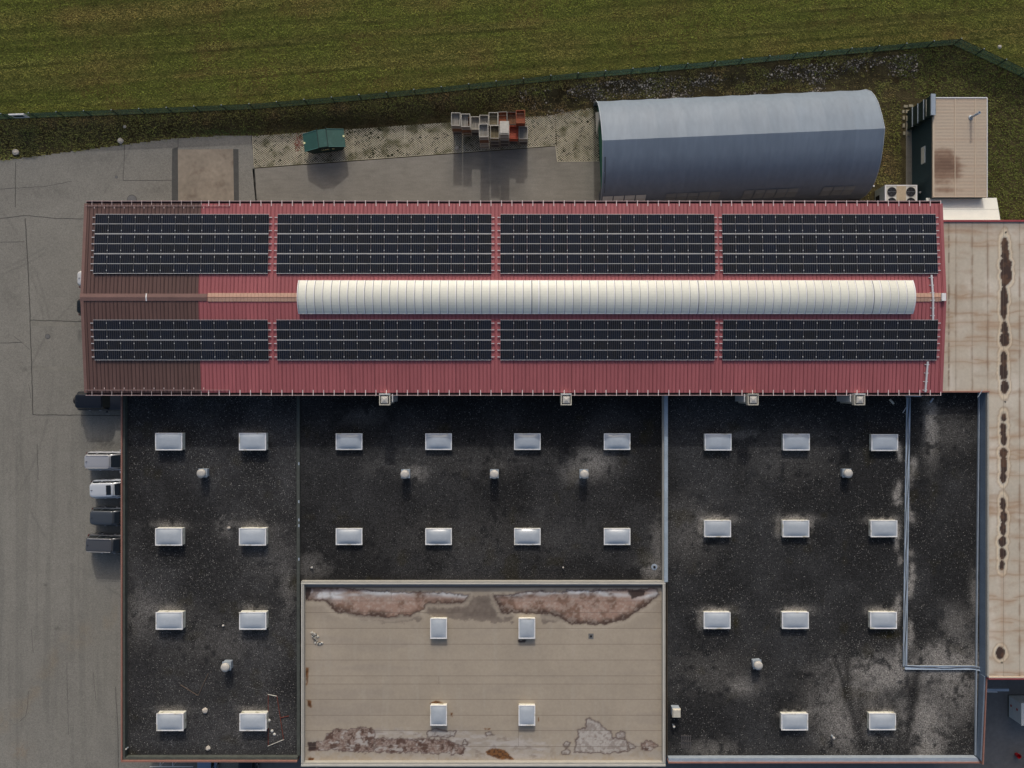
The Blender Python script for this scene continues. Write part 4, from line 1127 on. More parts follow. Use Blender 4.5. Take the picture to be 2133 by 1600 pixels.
bar('scrap_tube', 'short grey tube lying right of the top of the cable tray', 'tube', (1936, 838), (1942, 830), GZ, .09, 'galv')
bar('scrap_sheet', 'crumpled pale scrap below the last exhaust duct', 'scrap', (1852, 832), (1860, 841), GZ, .10, 'duct')
t = thing('string_frame', 'rusty bars and pale string laid out beside the lowest left skylight', 'bars', W(575, 1490, GZ))
def sbar(p, q, r, m, nm):
    a, b = W(*p, GZ), W(*q, GZ); wob(nm, MB().tube([(a[0], a[1], GZ+r+.01), (b[0], b[1], GZ+r+.01)], r, 5), M[m], t)
sbar((559, 1446), (559, 1552), .03, 'rust_bar', 'bar'); sbar((577, 1449), (591, 1540), .03, 'rust_bar', 'bar'); sbar((584, 1495), (602, 1491), .03, 'rust_bar', 'bar')
sbar((558, 1446), (577, 1450), .03, 'sheet', 'string'); sbar((558, 1554), (592, 1540), .025, 'sheet', 'string')
for i, (px, py) in enumerate(((561, 1500), (567, 1522), (572, 1529))):
    a = W(px, py, GZ); wob('knot', MB().lathe([(.12, GZ+.01), (.14, GZ+.06), (.05, GZ+.1)], a[0], a[1], 7), M['sheet'], t)
def rock(px, py, r, label, z=0.0, m='rock', group='pale rocks', flat=.7):
    x, y, _ = W(px, py, z)
    o = MB(); n = 9; rs = []
    for k, (f, h) in enumerate(((.85, 0), (1.0, .35), (.82, .75), (.4, 1.0))):
        rs.append([(r*f*(1 + random.uniform(-.18, .18))*math.cos(2*math.pi*i/n), r*f*(1 + random.uniform(-.18, .18))*math.sin(2*math.pi*i/n), r*flat*h*(1 + random.uniform(-.1, .1))) for i in range(n)])
    o.rings(rs)
    z = z if z > .04 else float(hgt(x, y)) + .01
    b = obj('rock', o.mesh('rock', [M[m]]), None, (x, y, z + .005)); tag(b, label, 'rock', group)
rock(428, 1480, .27, 'pale lump on the left gravel roof between the two lowest skylights', GZ)
rock(434, 1558, .24, 'pale lump near the bottom edge of the left gravel roof', GZ)
rock(477, 1100, .15, 'pale lump beside the second row of left skylights', GZ)
rock(34, 318, .32, 'large white rock on the grass at the far left yard edge', 0.012)
rock(252, 294, .30, 'weathered rock on the grass edge above the yard', 0.012)
rock(265, 267, .16, 'small white rock in the grass below the fence', 0.012)
rock(2077, 101, .20, 'pale rock in the field beyond the fence corner', 0.012)
rock(952, 309, .20, 'small pale block on the pavers below the grey crates', 0.05)
x, y, _ = W(657, 1327, CZ)
t = thing('debris_heap', 'pale crumpled debris on the left side of the central beige roof', 'debris', (x, y, CZ))
for k in range(26):
    a = random.uniform(0, 6.28); d = random.uniform(-.6, .6)
    cx, cy = d*.55 + random.gauss(0, .13), -d*.95 + random.gauss(0, .10); e_ = random.uniform(.05, .15)
    q = [(cx + e_*math.cos(a + j*1.57)*random.uniform(.6, 1.3), cy + e_*math.sin(a + j*1.57)*random.uniform(.6, 1.3)) for j in range(4)]
    z_ = .01 + .004*k
    obj('flake', MB().hexa([(*p, z_) for p in q], [(p[0], p[1], z_ + .02 + random.uniform(0, .05)) for p in q]).mesh('flake', [M[random.choice(('sheet', 'c_dark', 'c_grey', 'duct'))]]), t)
grate = thing('grating', 'small ribbed metal grating lying near the bottom left of the right roof', 'grating', W(1429, 1545, GZ))
for k in range(5):
    x = (k - 2)*.19
    obj('slat', MB().box(x - .05, x + .05, -.6, .6, .01, .05).mesh('slat', [M['c_dark']]), grate)
obj('cross_bar', MB().box(-.48, .48, -.03, .03, .052, .08).mesh('cross_bar', [M['c_dark']]), grate)
obj('cross_bar', MB().box(-.48, .48, .50, .55, .052, .08).mesh('cross_bar', [M['c_dark']]), grate)

# ------------------------------------------------------------------ tunnel tent
A0, B0 = (8.16, 21.94), (33.56, 23.02)
ang = math.atan2(B0[1]-A0[1], B0[0]-A0[0]); TL = math.hypot(B0[0]-A0[0], B0[1]-A0[1])
tent = thing('tunnel_tent', 'long arched storage tent of blue-grey fabric with green gable', 'tent', (A0[0], A0[1], 0), ang)
PROF = [(5.1, 0), (5.0, 1.25), (4.72, 2.1), (4.2, 2.95), (3.5, 3.62), (2.6, 4.18), (1.35, 4.68), (0, 5.06)]
prof = PROF + [(-a, b) for a, b in reversed(PROF[:-1])]
NB = 10
for k in range(NB):
    mb = MB()
    x0, x1 = TL*k/NB, TL*(k+1)/NB
    for half in (prof[:len(PROF)], prof[len(PROF)-1:]):
        rs = []
        for i in range(7):
            f = i/6; sg = .035*math.sin(math.pi*f)
            rs.append([(x0 + (x1-x0)*f, v*(1 - sg*.25), z - sg*(1 if z > 1 else 0)) for v, z in half])
        mb.rings([list(reversed(r)) for r in rs], cap0=False, cap1=False, closed=False)
    obj('fabric_bay', mb.mesh('fabric_bay', [M['tent']], True), tent)
for x, nm in ((.35, 'west'), (TL - .35, 'east')):
    pts = [(x, a*.985, b*.985) for a, b in prof]
    mb = MB(); mb.quad(*pts); mb.quad(*[(x + .06, p[1], p[2]) for p in reversed(pts)])
    obj('gable', mb.mesh('gable', [M['tent_green']]), tent)
for x in (0, TL):
    mb = MB(); mb.tube([(x, a, b + .005) for a, b in prof], .04, 6)
    obj('edge_hem', mb.mesh('edge_hem', [M['tent_hem']]), tent)
mb = MB(); mb.tube([(.20, a*.97, b*.97) for a, b in prof[8:]], .16, 6)
obj('rolled_flap', mb.mesh('rolled_flap', [M['tent_flap']]), tent)
mb = MB(); mb.hexa([(.02, 2.0, .9), (.12, 2.0, .9), (.12, 4.1, .9), (.02, 4.1, .9)], [(.02, 2.6, 2.9), (.12, 2.6, 2.9), (.12, 3.4, 2.9), (.02, 3.4, 2.9)])
obj('vent_flap', mb.mesh('vent_flap', [M['sheet']]), tent)
mb = MB(); mb.box(.10, .3, -4.6, -3.5, .05, 2.1)
obj('gable_door', mb.mesh('gable_door', [M['tent_flap']]), tent)
# window films low on the yard side, in rows of panes
def on_side(v0z):  # point on the south flank at height z
    for (va, za), (vb, zb) in zip(PROF[:-1], PROF[1:]):
        if za <= v0z <= zb: return va + (vb - va)*(v0z - za)/(zb - za)
for gx, n in ((.15, 4), (6.1, 5), (13.4, 5), (20.8, 3)):
    for k in range(n):
        xa, xb = gx + k*1.04, gx + k*1.04 + .93
        za, zb, zm = 1.5, 2.62, 2.25
        P = [(-on_side(za) - .03, za + .01), (-on_side(zm) - .03, zm + .02), (-on_side(zb) - .03, zb + .03)]
        mb = MB()
        for (ya, z0), (yb, z1) in zip(P[:-1], P[1:]): mb.quad((xa, ya, z0), (xb, ya, z0), (xb, yb, z1), (xa, yb, z1))
        obj('window_film', mb.mesh('window_film', [M['tent_pane_sheen' if gx < 1 else 'tent_pane']]), tent)

# ------------------------------------------------------------------ cabin, housing, lean-to, chiller
CZR = 3.7
kx0, kx1 = 38.79, 43.64; ky0, ky1 = 17.17, 26.27
cab = thing('utility_cabin', 'dark green cabin with beige ribbed roof and brown water stain', 'cabin', ((kx0+kx1)/2, (ky0+ky1)/2, 0))
wob('wall', MB().box(kx0 + .05, kx1 - .05, ky0 + .05, ky1 - .05, 0, CZR - .1), M['cabin_wall'], cab)
def cab_paint(px, py, x, y):
    n = fbm(x*1.1, y*1.1, 61, 4); st = vnoise(y*5.2, x*0, 62)
    c = np.array(A(156, 143, 127))[None, :] * (.95 + .1*fbm(x*.4, y*.4, 63, 3))[:, None]
    c = mixc(c, sstep(.62, .8, st)*.22, A(150, 124, 104))
    d = np.exp(-(((px - 1964)/44)**2 + ((py - 345)/40)**2)**1.6) + .55*np.exp(-(((px - 1975)/40)**2 + ((py - 400)/14)**2))
    i = sstep(.25, .8, d + (n - .5)*.7 + (st - .5)*.3)
    c = mixc(c, i*.8, A(104, 78, 60)); c = mixc(c, sstep(.7, 1.1, d + (n - .5)*.9)*.6, A(76, 54, 42))
    c = mixc(c, np.exp(-(((px - 2027)/4)**2 + ((py - 240)/6)**2))*.4, A(140, 120, 110))
    return c
# roof in three runs of ribbed steel
for a, b in ((1945, 1989), (1989, 2031.5), (2031.5, 2056)):
    u, v = W(a, 0, CZR)[0], W(b, 0, CZR)[0]
    me = grid_mesh('roof_sheet', u + .015, v - .015, ky0, ky1, CZR, .1, cab_paint, M['cabin_roof'], bulge=lambda x, y: .008*np.sign(np.sin(y*2*math.pi/.30))*(np.abs(np.sin(y*2*math.pi/.30)) > .5))
    obj('roof_sheet', me, cab, world_space=True)
    wob('roof_batten', MB().box(u - .025, u + .025, ky0, ky1, CZR - .02, CZR + .045), M['cabin_line'], cab)
wob('roof_edge', MB().box(kx0 - .04, kx1 + .04, ky1 + .004, ky1 + .09, CZR - .12, CZR + .05), M['white'], cab)
wob('roof_edge', MB().box(kx1 + .003, kx1 + .07, ky0, ky1, CZR - .12, CZR + .05), M['white'], cab)
wob('roof_edge', MB().box(kx0 - .10, kx0 - .003, ky0, 24.6, CZR - .12, CZR + .03), M['cabin_line'], cab)
wob('roof_slab', MB().box(kx0, kx1, ky0, ky1, CZR - .1, CZR - .03), M['cabin_wall'], cab)
x, y, _ = W(1919.5, 324, 1.9)
win = wob('window', MB().box(kx0 - .02, kx0 + .05, y - .78, y + .78, 1.7, 2.3), M['tin'], cab)
for k in range(5):
    q = wob('pane', MB().box(kx0 - .035, kx0 - .022, y - .72 + k*.29, y - .72 + k*.29 + .26, 1.76, 2.24), M['sheet'], win)
lp = wob('wall_lamp', MB().lathe([(.05, 1.5), (.09, 1.55), (.06, 1.68)], kx0 - .05, 18.2, 8), M['white'], cab)
x, y, _ = W(2022, 245, CZR)
t = thing('flue', 'leaning grey metal flue standing on the beige cabin roof', 'flue', (x, y, CZR))
obj('collar', MB().lathe([(.22, 0), (.2, .06), (.13, .10)], n=14).mesh('collar', [M['galv']]), t)
obj('pipe', MB().tube([(0, 0, .05), (.02, 0, 1.15)], .11, 12).mesh('pipe', [M['galv']], True), t)
obj('mouth', MB().lathe([(.13, 1.1), (.13, 1.2), (.09, 1.2), (.09, 1.12)], .02, 0, 14, cap0=False).mesh('mouth', [M['galv']]), t)
obj('opening', MB().lathe([(.09, 1.13), (.09, 1.14)], .02, 0, 14).mesh('opening', [M['black']]), t)
hs = thing('louvre_housing', 'tall dark green louvre housing with pale ledges against the cabin', 'housing', (38.55, 25.5, 0))
hx0, hx1, hy0, hy1 = 38.32, kx0 + .04, 24.64, 26.5
wob('casing', MB().box(hx0 + .06, hx1, hy0 + .04, hy1 - .04, 0, 3.95), M['dark_green'], hs)
for z in (1.0, 1.92, 2.86):
    wob('ledge', MB().box(hx0 - .01, hx0 + .06, hy0, hy1, z - .05, z), M['galv'], hs)
    wob('ledge', MB().box(hx0 + .06, hx1 - .05, hy0 - .01, hy0 + .04, z - .05, z), M['skip_dark'], hs)
for z in (3.25,):
    wob('louvre_blade', MB().box(hx0 + .02, hx0 + .06, hy0 + .15, hy1 - .15, z - .03, z), M['duct'], hs)
wob('hood', MB().hexa([(hx0 - .02, hy0 - .04, 3.96), (hx1 - .08, hy0 - .04, 3.96), (hx1 - .08, hy1 + .04, 3.96), (hx0 - .02, hy1 + .04, 3.96)], [(hx0 - .02, hy0 - .04, 4.12), (hx1 - .08, hy0 - .04, 4.05), (hx1 - .08, hy1 + .04, 4.05), (hx0 - .02, hy1 + .04, 4.12)]), M['galv'], hs)
lean = thing('lean_to_roof', 'white sloping panel roof of a lean-to beside the red hall', 'lean-to', (41.5, 16, 0))
lx0, lx1, ly1, ly0 = 38.5, 45.05, 17.3, byn + .07
zl, zh = 3.0, 3.0 + .5*(17.3 - ly0)/2.15
ymid = W(0, 436, 3.25)[1]
def lz(y): return zl + (17.3 - y)*(zh - zl)/(17.3 - ly0)
for ya, yb in ((ymid + .012, ly1), (ly0, ymid - .012)):
    wob('roof_panel', MB().hexa([(lx0, ya, lz(ya)-.08), (lx1, ya, lz(ya)-.08), (lx1, yb, lz(yb)-.08), (lx0, yb, lz(yb)-.08)], [(lx0, ya, lz(ya)), (lx1, ya, lz(ya)), (lx1, yb, lz(yb)), (lx0, yb, lz(yb))]), M['lean'], lean)
wob('panel_joint', MB().box(lx0 + .02, lx1 - .02, ymid - .02, ymid + .02, lz(ymid) - .1, lz(ymid) - .03), M['gap'], lean)
for x in (lx0 + .1, lx1 - .2):
    wob('post', MB().box(x, x + .1, ly1 - .2, ly1 - .1, 0, lz(ly1 - .15) - .085), M['galv'], lean)
wob('wall', MB().box(lx1 - .35, lx1 - .25, ly0, ly1 - .25, 0, 2.85), M['wall'], lean)

hz = 2.0
ch = thing('rooftop_chiller', 'white cooling unit with four black fans behind the red roof', 'cooling unit', (36.7, 17.6, 0))
qx0, qx1, qy0, qy1 = 35.2, 38.2, 16.5, 18.75
wob('cabinet', MB().box(qx0, qx1, qy0, qy1, .1, hz - .03), M['tin'], ch)
for a in ((qx0-.03, qx1+.03, qy0-.03, qy0+.07), (qx0-.03, qx1+.03, qy1-.07, qy1+.03), (qx0-.03, qx0+.10, qy0+.07, qy1-.07), (qx1-.10, qx1+.03, qy0+.07, qy1-.07)):
    wob('top_rim', MB().box(*a, hz - .06, hz + .03), M['white'], ch)
wob('top_panel', MB().box(qx0 + .1, qx1 - .1, qy0 + .07, qy1 - .07, hz - .03, hz), M['sheet'], ch)
wob('centre_panel', MB().box(36.28, 37.16, qy0 + .07, qy1 - .07, hz + .002, hz + .03), M['rustpanel'], ch)
for fx in (35.83, 37.62):
    for fy in (18.13, 17.13):
        f = wob('fan', MB().lathe([(.41, hz + .002), (.44, hz + .05), (.40, hz + .05), (.40, hz + .012)], fx, fy, 28, cap0=False), M['trim'], ch)
        b = MB()
        for k in range(5):
            a = k*2*math.pi/5 + fx
            p = [(fx + .08*math.cos(a), fy + .08*math.sin(a), hz + .02), (fx + .38*math.cos(a - .25), fy + .38*math.sin(a - .25), hz + .018), (fx + .38*math.cos(a + .25), fy + .38*math.sin(a + .25), hz + .04), (fx + .10*math.cos(a + .6), fy + .10*math.sin(a + .6), hz + .03)]
            b.quad(*p)
        wob('blades', b, mat('fan_blade', (.04, .04, .045), .35), f)
        wob('hub', MB().lathe([(.09, hz + .012), (.09, hz + .05)], fx, fy, 12), M['rubber'], f)
        wob('guard_wire', MB().box(fx - .40, fx + .40, fy - .008, fy + .008, hz + .052, hz + .06), M['alu_dim'], f)
for y in (qy0 + .5, qy0 + 1.3):
    wob('side_louvre', MB().box(qx0 - .02, qx0 - .002, y - .3, y + .3, .3, 1.0), M['black'], ch)
for x in (qx0 + .2, qx1 - .3):
    wob('foot', MB().box(x, x + .12, qy0 + .1, qy1 - .1, .01, .1), M['trim'], ch)
x, y, _ = W(1817.5, 389, .6)
t = thing('bollard', 'thin post with a white top between the tent and the cooling unit', 'post', (x, y, 0))
obj('post', MB().lathe([(.05, 0), (.05, .8)], n=8).mesh('post', [M['wood']]), t); obj('top', MB().lathe([(.09, .8), (.09, .86)], n=8).mesh('top', [M['white']]), t)
# loose slabs beside the cabin
for k, (px, py, a, b) in enumerate(((1886,222,9,6),(1897,221,10,6),(1881,233,5,7),(1890,233,9,8),(1882,246,5,9),(1891,247,9,12),(1882,262,5,10),(1892,264,8,14),(1883,278,5,8),(1893,279,7,9))):
    x, y, _ = W(px, py, 0); w_, l_ = a/21.4/1.05, b/21.4*.95
    o = obj('concrete_slab', MB().rings([[(-w_/2,-l_/2,0),(w_/2,-l_/2,0),(w_/2,l_/2,0),(-w_/2,l_/2,0)], [(-w_/2+.02,-l_/2+.02,.07),(w_/2-.02,-l_/2+.02,.07),(w_/2-.02,l_/2-.02,.07),(-w_/2+.02,l_/2-.02,.07)]]).mesh('concrete_slab', [M['slab']]), None, (x, y, .02), (0, 0, random.uniform(-.06, .06)))
    tag(o, 'old broken concrete slab in the patch beside the green cabin', 'slab', 'broken slabs beside the cabin')

# ------------------------------------------------------------------ fence
fence = thing('mesh_fence', 'dark green wire mesh fence with posts along the field', 'fence', (*W(1000, 184.5, HB)[:2], 0))
FH = 1.25
fp = [Vector((float(x), float(y))) for x, y in _fw[1:-1]]
seg = [(fp[i+1] - fp[i]).length for i in range(len(fp) - 1)]
def along(s):
    for i, L_ in enumerate(seg):
        if s <= L_ or i == len(seg) - 1: return fp[i] + (fp[i+1] - fp[i]) * min(1, s / L_)
        s -= L_
corner = sum(seg[:10])
stops = list(np.linspace(0, corner, int(corner/2.55) + 1)) + list(np.linspace(corner, sum(seg), 7))[1:]
post_me = MB().box(-.035, .035, -.035, .035, 0, FH + .08).mesh('post', [M['fence_post']])
cap_me = MB().box(-.04, .04, -.04, .04, FH + .081, FH + .11).mesh('post_cap', [M['galv']])
pp = [along(s) for s in stops]
for i, p in enumerate(pp):
    q = obj('post', post_me, fence, (p.x, p.y, float(hb(p.x))), world_space=True)
    c = bpy.data.objects.new('post_cap', cap_me); c.parent = q; COL.objects.link(c)
    if i < len(pp) - 1:
        b = pp[i+1]; d = (b - p).normalized()*.04; n = Vector((-d.y, d.x)).normalized()*.012
        a_, b_ = p + d, b - d
        ha, hc = float(hb(a_.x)), float(hb(b_.x))
        mb = MB(); mb.quad((a_.x, a_.y, ha+.02), (b_.x, b_.y, hc+.02), (b_.x, b_.y, hc+FH), (a_.x, a_.y, ha+FH))
        panel = wob('mesh_panel', mb, M['net'], fence)
        for z in (ha + .06, ha + .68, ha + FH - .04):
            mb = MB(); mb.hexa([(a_.x-n.x, a_.y-n.y, z-.015), (b_.x-n.x, b_.y-n.y, z-.015), (b_.x+n.x, b_.y+n.y, z-.015), (a_.x+n.x, a_.y+n.y, z-.015)], [(a_.x-n.x, a_.y-n.y, z+.015), (b_.x-n.x, b_.y-n.y, z+.015), (b_.x+n.x, b_.y+n.y, z+.015), (a_.x+n.x, a_.y+n.y, z+.015)])
            wob('rail', mb, M['fence_post'], panel)
# white framed board fixed to the fence
a, b = Vector(W(32, 244, HB + .5)[:2]), Vector(W(63, 243, HB + .5)[:2])
t = thing('framed_board', 'white framed board hanging on the green fence at far left', 'board', (a.x, a.y - .1, 0))
d = (b - a).normalized(); L_ = (b - a).length; n = Vector((d.y, -d.x))
def fbx(nm, u0, u1, z0, z1, dep0, dep1, m):
    P = lambda u, e: (a.x + d.x*u + n.x*e, a.y + d.y*u + n.y*e)
    q = [P(u0, dep1), P(u1, dep1), P(u1, dep0), P(u0, dep0)]
    wob(nm, MB().prism(q, HB + z0, HB + z1), M[m], t)
fbx('top_bar', 0, L_, 1.22, 1.45, .05, .16, 'white'); fbx('bottom_bar', 0, L_, .55, .62, .05, .12, 'white')
fbx('side_bar', 0, .06, .62, 1.22, .05, .11, 'white'); fbx('side_bar', L_ - .34, L_, .62, 1.22, .05, .11, 'white'); fbx('back_board', .06, L_ - .34, .62, 1.22, .05, .07, 'skip_dark')

# ------------------------------------------------------------------ skip
sk = thing('waste_skip', 'green steel skip with hinged lids standing on the grid pavers', 'skip', (-17.92, 23.25, 0), R(7.1))
hw = .84
b = MB(); b.rings([[(-1.45,-hw+.06,.2),(1.45,-hw+.06,.2),(1.45,hw-.06,.2),(-1.45,hw-.06,.2)], [(-1.9,-hw+.03,1.22),(1.9,-hw+.03,1.22),(1.9,hw-.03,1.22),(-1.9,hw-.03,1.22)]])
for s in (-1, 1):   # raised side peaks
    b.hexa([(-1.9, s*(hw-.03) - .03, 1.22), (1.9, s*(hw-.03) - .03, 1.22), (1.9, s*(hw-.03) + .03, 1.22), (-1.9, s*(hw-.03) + .03, 1.22)], [(-.44, s*(hw-.03) - .03, 1.80), (.42, s*(hw-.03) - .03, 1.80), (.42, s*(hw-.03) + .03, 1.80), (-.44, s*(hw-.03) + .03, 1.80)])
obj('body', b.mesh('body', [M['skip_dark']]), sk)
for x0, z0, x1, z1 in ((-1.97, 1.28, -.47, 1.84), (.45, 1.84, 1.97, 1.28)):
    obj('lid', MB().hexa([(x0,-hw,z0-.05),(x1,-hw,z1-.05),(x1,hw,z1-.05),(x0,hw,z0-.05)], [(x0,-hw,z0),(x1,-hw,z1),(x1,hw,z1),(x0,hw,z0)]).mesh('lid', [M['skip']]), sk)
    for s in (-1, 1):
        obj('lid_edge', MB().hexa([(x0,s*hw-.035,z0),(x1,s*hw-.035,z1),(x1,s*hw+.005,z1),(x0,s*hw+.005,z0)], [(x0,s*hw-.035,z0+.035),(x1,s*hw-.035,z1+.035),(x1,s*hw+.005,z1+.035),(x0,s*hw+.005,z0+.035)]).mesh('lid_edge', [mat('skip_edge', A(64, 104, 100), .5)]), sk)
obj('top_panel', MB().box(-.43, .41, -hw, hw, 1.80, 1.86).mesh('top_panel', [M['skip']]), sk)
for x in (-.45, .43):
    obj('hinge_bar', MB().box(x - .03, x + .03, -hw - .04, hw + .04, 1.83, 1.90).mesh('hinge_bar', [M['skip_dark']]), sk)
    for s in (-1, 1):
        obj('lifting_lug', MB().hexa([(x-.06, s*(hw+.05)-.04, 1.1), (x+.06, s*(hw+.05)-.04, 1.1), (x+.06, s*(hw+.05)+.04, 1.1), (x-.06, s*(hw+.05)+.04, 1.1)], [(x-.03, s*(hw+.05)-.03, 1.98), (x+.03, s*(hw+.05)-.03, 1.98), (x+.03, s*(hw+.05)+.03, 1.98), (x-.03, s*(hw+.05)+.03, 1.98)]).mesh('lifting_lug', [M['skip_dark']]), sk)
for x in (-1.93, 1.86):
    obj('sticker', MB().box(x - .03, x + .13, -.14 if x < 0 else .05, .04 if x < 0 else .23, 1.28 if x < 0 else 1.31, 1.345 if x < 0 else 1.36).mesh('sticker', [M['yellow']]), sk)
for x in (-1.2, 1.2):
    obj('skid', MB().box(x - .1, x + .1, -.7, .7, .05, .2).mesh('skid', [M['skip_dark']]), sk)
cu = bpy.data.curves.new('lettering', 'FONT'); cu.body = 'CAAO  EI'; cu.size = .34; cu.extrude = .006; cu.align_x = 'CENTER'
co = bpy.data.objects.new('lettering_source', cu); COL.objects.link(co)
bpy.context.view_layer.update()
tm = bpy.data.meshes.new_from_object(co.evaluated_get(bpy.context.evaluated_depsgraph_get()))
bpy.data.objects.remove(co); bpy.data.curves.remove(cu)
tm.name = 'lettering'; tm.materials.clear(); tm.materials.append(M['yellow'])
obj('lettering', tm, sk, (.15, -hw - .02, 1.0), (R(88), 0, 0))

# ------------------------------------------------------------------ crates
CW, CL, CH = .86, 1.22, .86
def crate_meshes(kind):
    rim, side, floor = {'grey': ('c_white', 'c_grey', 'c_grey'), 'brown': ('c_brown', 'c_brown', 'c_brown'), 'olive': ('c_white', 'c_olive', 'c_olive'), 'rust': ('c_grey', 'c_rust', 'c_rust'),
                        'orange': ('c_orange', 'c_orange', 'c_orange'), 'red': ('c_red', 'c_red', 'c_red'), 'dark': ('c_grey', 'c_dark', 'c_dark'), 'timber': ('c_dark', 'c_rust', 'c_brown')}[kind]
    fr_ = MB(); z = CH
    for a in ((-CW/2, CW/2, -CL/2, -CL/2 + .05), (-CW/2, CW/2, CL/2 - .05, CL/2), (-CW/2, -CW/2 + .05, -CL/2 + .05, CL/2 - .05), (CW/2 - .05, CW/2, -CL/2 + .05, CL/2 - .05)):
        fr_.box(*a, z - .06, z - .004); fr_.box(*a, .08, .14)
    for x in (-1, 1):
        for y in (-1, 1):
            fr_.box(x*(CW/2 - .035) - .03, x*(CW/2 - .035) + .03, y*(CL/2 - .035) - .03, y*(CL/2 - .035) + .03, 0.004, z - .062)
    sl = MB()
    sl.box(-CW/2 + .07, CW/2 - .07, -.011, .011, 0, .155)
    sl2 = MB(); sl2.box(-.011, .011, -CL/2 + .07, CL/2 - .07, 0, .155)
    fl = MB(); fl.box(-.062, .062, -CL/2 + .06, CL/2 - .06, .10, .13)
    fl2 = MB(); fl2.box(-CW/2 + .06, CW/2 - .06, -.062, .062, .10, .13)
    return (fr_.mesh('frame', [M[rim]]), sl.mesh('slat', [M[side]]), sl2.mesh('slat', [M[side]]), fl.mesh('floor_plank', [M[floor]]), fl2.mesh('floor_plank', [M[floor]]))
CM = {k: crate_meshes(k) for k in ('grey', 'brown', 'olive', 'rust', 'orange', 'red', 'dark', 'timber')}
LOOK = {'grey': 'grey timber crate with pale rim', 'brown': 'brown timber crate', 'olive': 'olive-brown crate with pale rim', 'rust': 'rust-brown crate', 'orange': 'orange crate', 'red': 'bright red-orange crate', 'dark': 'dark grey crate', 'timber': 'dark rusty slatted crate'}
LEVEL = {2: ('bottom', 'top'), 3: ('bottom', 'middle', 'top'), 4: ('bottom', 'second', 'third', 'topmost')}
def crate(kind, x, y, z, rz, label, full, cross):
    t = thing('crate', label, 'crate', (x, y, z), rz, group='stacked crates on the grid pavers')
    fm, s1, s2, f1, f2 = CM[kind]
    obj('frame', fm, t)
    rows = 4
    for s in (-1, 1):
        for k in range(rows):
            obj('slat', s1, t, (0, s*(CL/2 - .04), .15 + k*.168)); obj('slat', s2, t, (s*(CW/2 - .04), 0, .15 + k*.168))
    if full:
        if cross:
            for k in range(7): obj('floor_plank', f2, t, (0, -CL/2 + .15 + k*.153, .42 + random.choice((0, .0, .01))))
        else:
            for k in range(5):
                if kind == 'grey' and random.random() < .15: continue
                obj('floor_plank', f1, t, (-.3 + k*.148, 0, .44 + random.choice((0, .01, .03))))
    return t
# stack: photo x of top left corner, y of its front top edge, crates from the ground up, where it stands
STACKS = [
    (940.0, 261.8, ['dark', 'brown', 'grey'], 'leftmost rear stack', 0), (960.4, 264.3, ['olive', 'brown', 'grey'], 'second rear stack from left', 0),
    (980.6, 269.8, ['dark', 'grey'], 'low third stack from left', 0), (998.8, 266.5, ['dark', 'grey'], 'low rear stack behind the tall grey one', 0),
    (997.5, 285.8, ['grey', 'grey', 'brown', 'grey'], 'tallest grey front stack', 0), (1018.2, 261.8, ['dark', 'dark', 'olive'], 'rear stack with dark cross boards', 1),
    (1020.7, 288.8, ['dark', 'dark', 'olive'], 'front stack second from left', 0), (1037.6, 260.1, ['dark', 'dark', 'rust'], 'rear stack left of the timber one', 1),
    (1041.0, 280.2, ['dark', 'dark', 'grey', 'grey'], 'front stack covered by a pale board', 0), (1056.6, 260.5, ['dark', 'timber'], 'low dark rear stack beside the orange one', 0),
    (1060.8, 289.2, ['dark', 'red'], 'front stack below the orange crate', 1), (1074.5, 256.7, ['dark', 'dark', 'orange'], 'rearmost right stack', 1),
    (1080.6, 289.6, ['dark', 'grey'], 'rightmost front stack', 0)]
for px, py, kinds, where, cross in STACKS:
    zt = CH * len(kinds)
    x, y, _ = W(px, py, zt)
    x += CW/2; y += CL/2
    rz = random.uniform(-.02, .03)
    for k, kd in enumerate(kinds):
        top = k == len(kinds) - 1
        crate(kd, x + random.uniform(-.01, .01), y + random.uniform(-.01, .01), .056 + k*CH, rz, f"{LOOK[kd]}, {LEVEL[len(kinds)][k]} of {where}", top or k == len(kinds) - 2, cross)
    if 'pale board' in where:
        o = obj('board', MB().box(-.38, .38, -.50, .56, 0, .03).mesh('board', [M['c_white']]), None, (x, y, .06 + zt), (0, 0, rz)); tag(o, 'pale board lying on top of a front crate stack', 'board')
    if where.startswith('tallest'):
        for k in range(5):
            o = MB().lathe([(.07, 0), (.09, .06), (.03, .12)], 0, 0, 6)
            b_ = obj('rubble_piece', o.mesh('rubble_piece', [M['rock']]), None, (x - .2 + .07*k, y - .35 + .05*(k % 3), .05 + (len(kinds) - 1)*CH + .14)); tag(b_, 'white rubble piece inside the tallest grey crate stack, ' + ('leftmost', 'second from left', 'middle', 'second from right', 'rightmost')[k], 'rubble', 'rubble pieces in a crate')

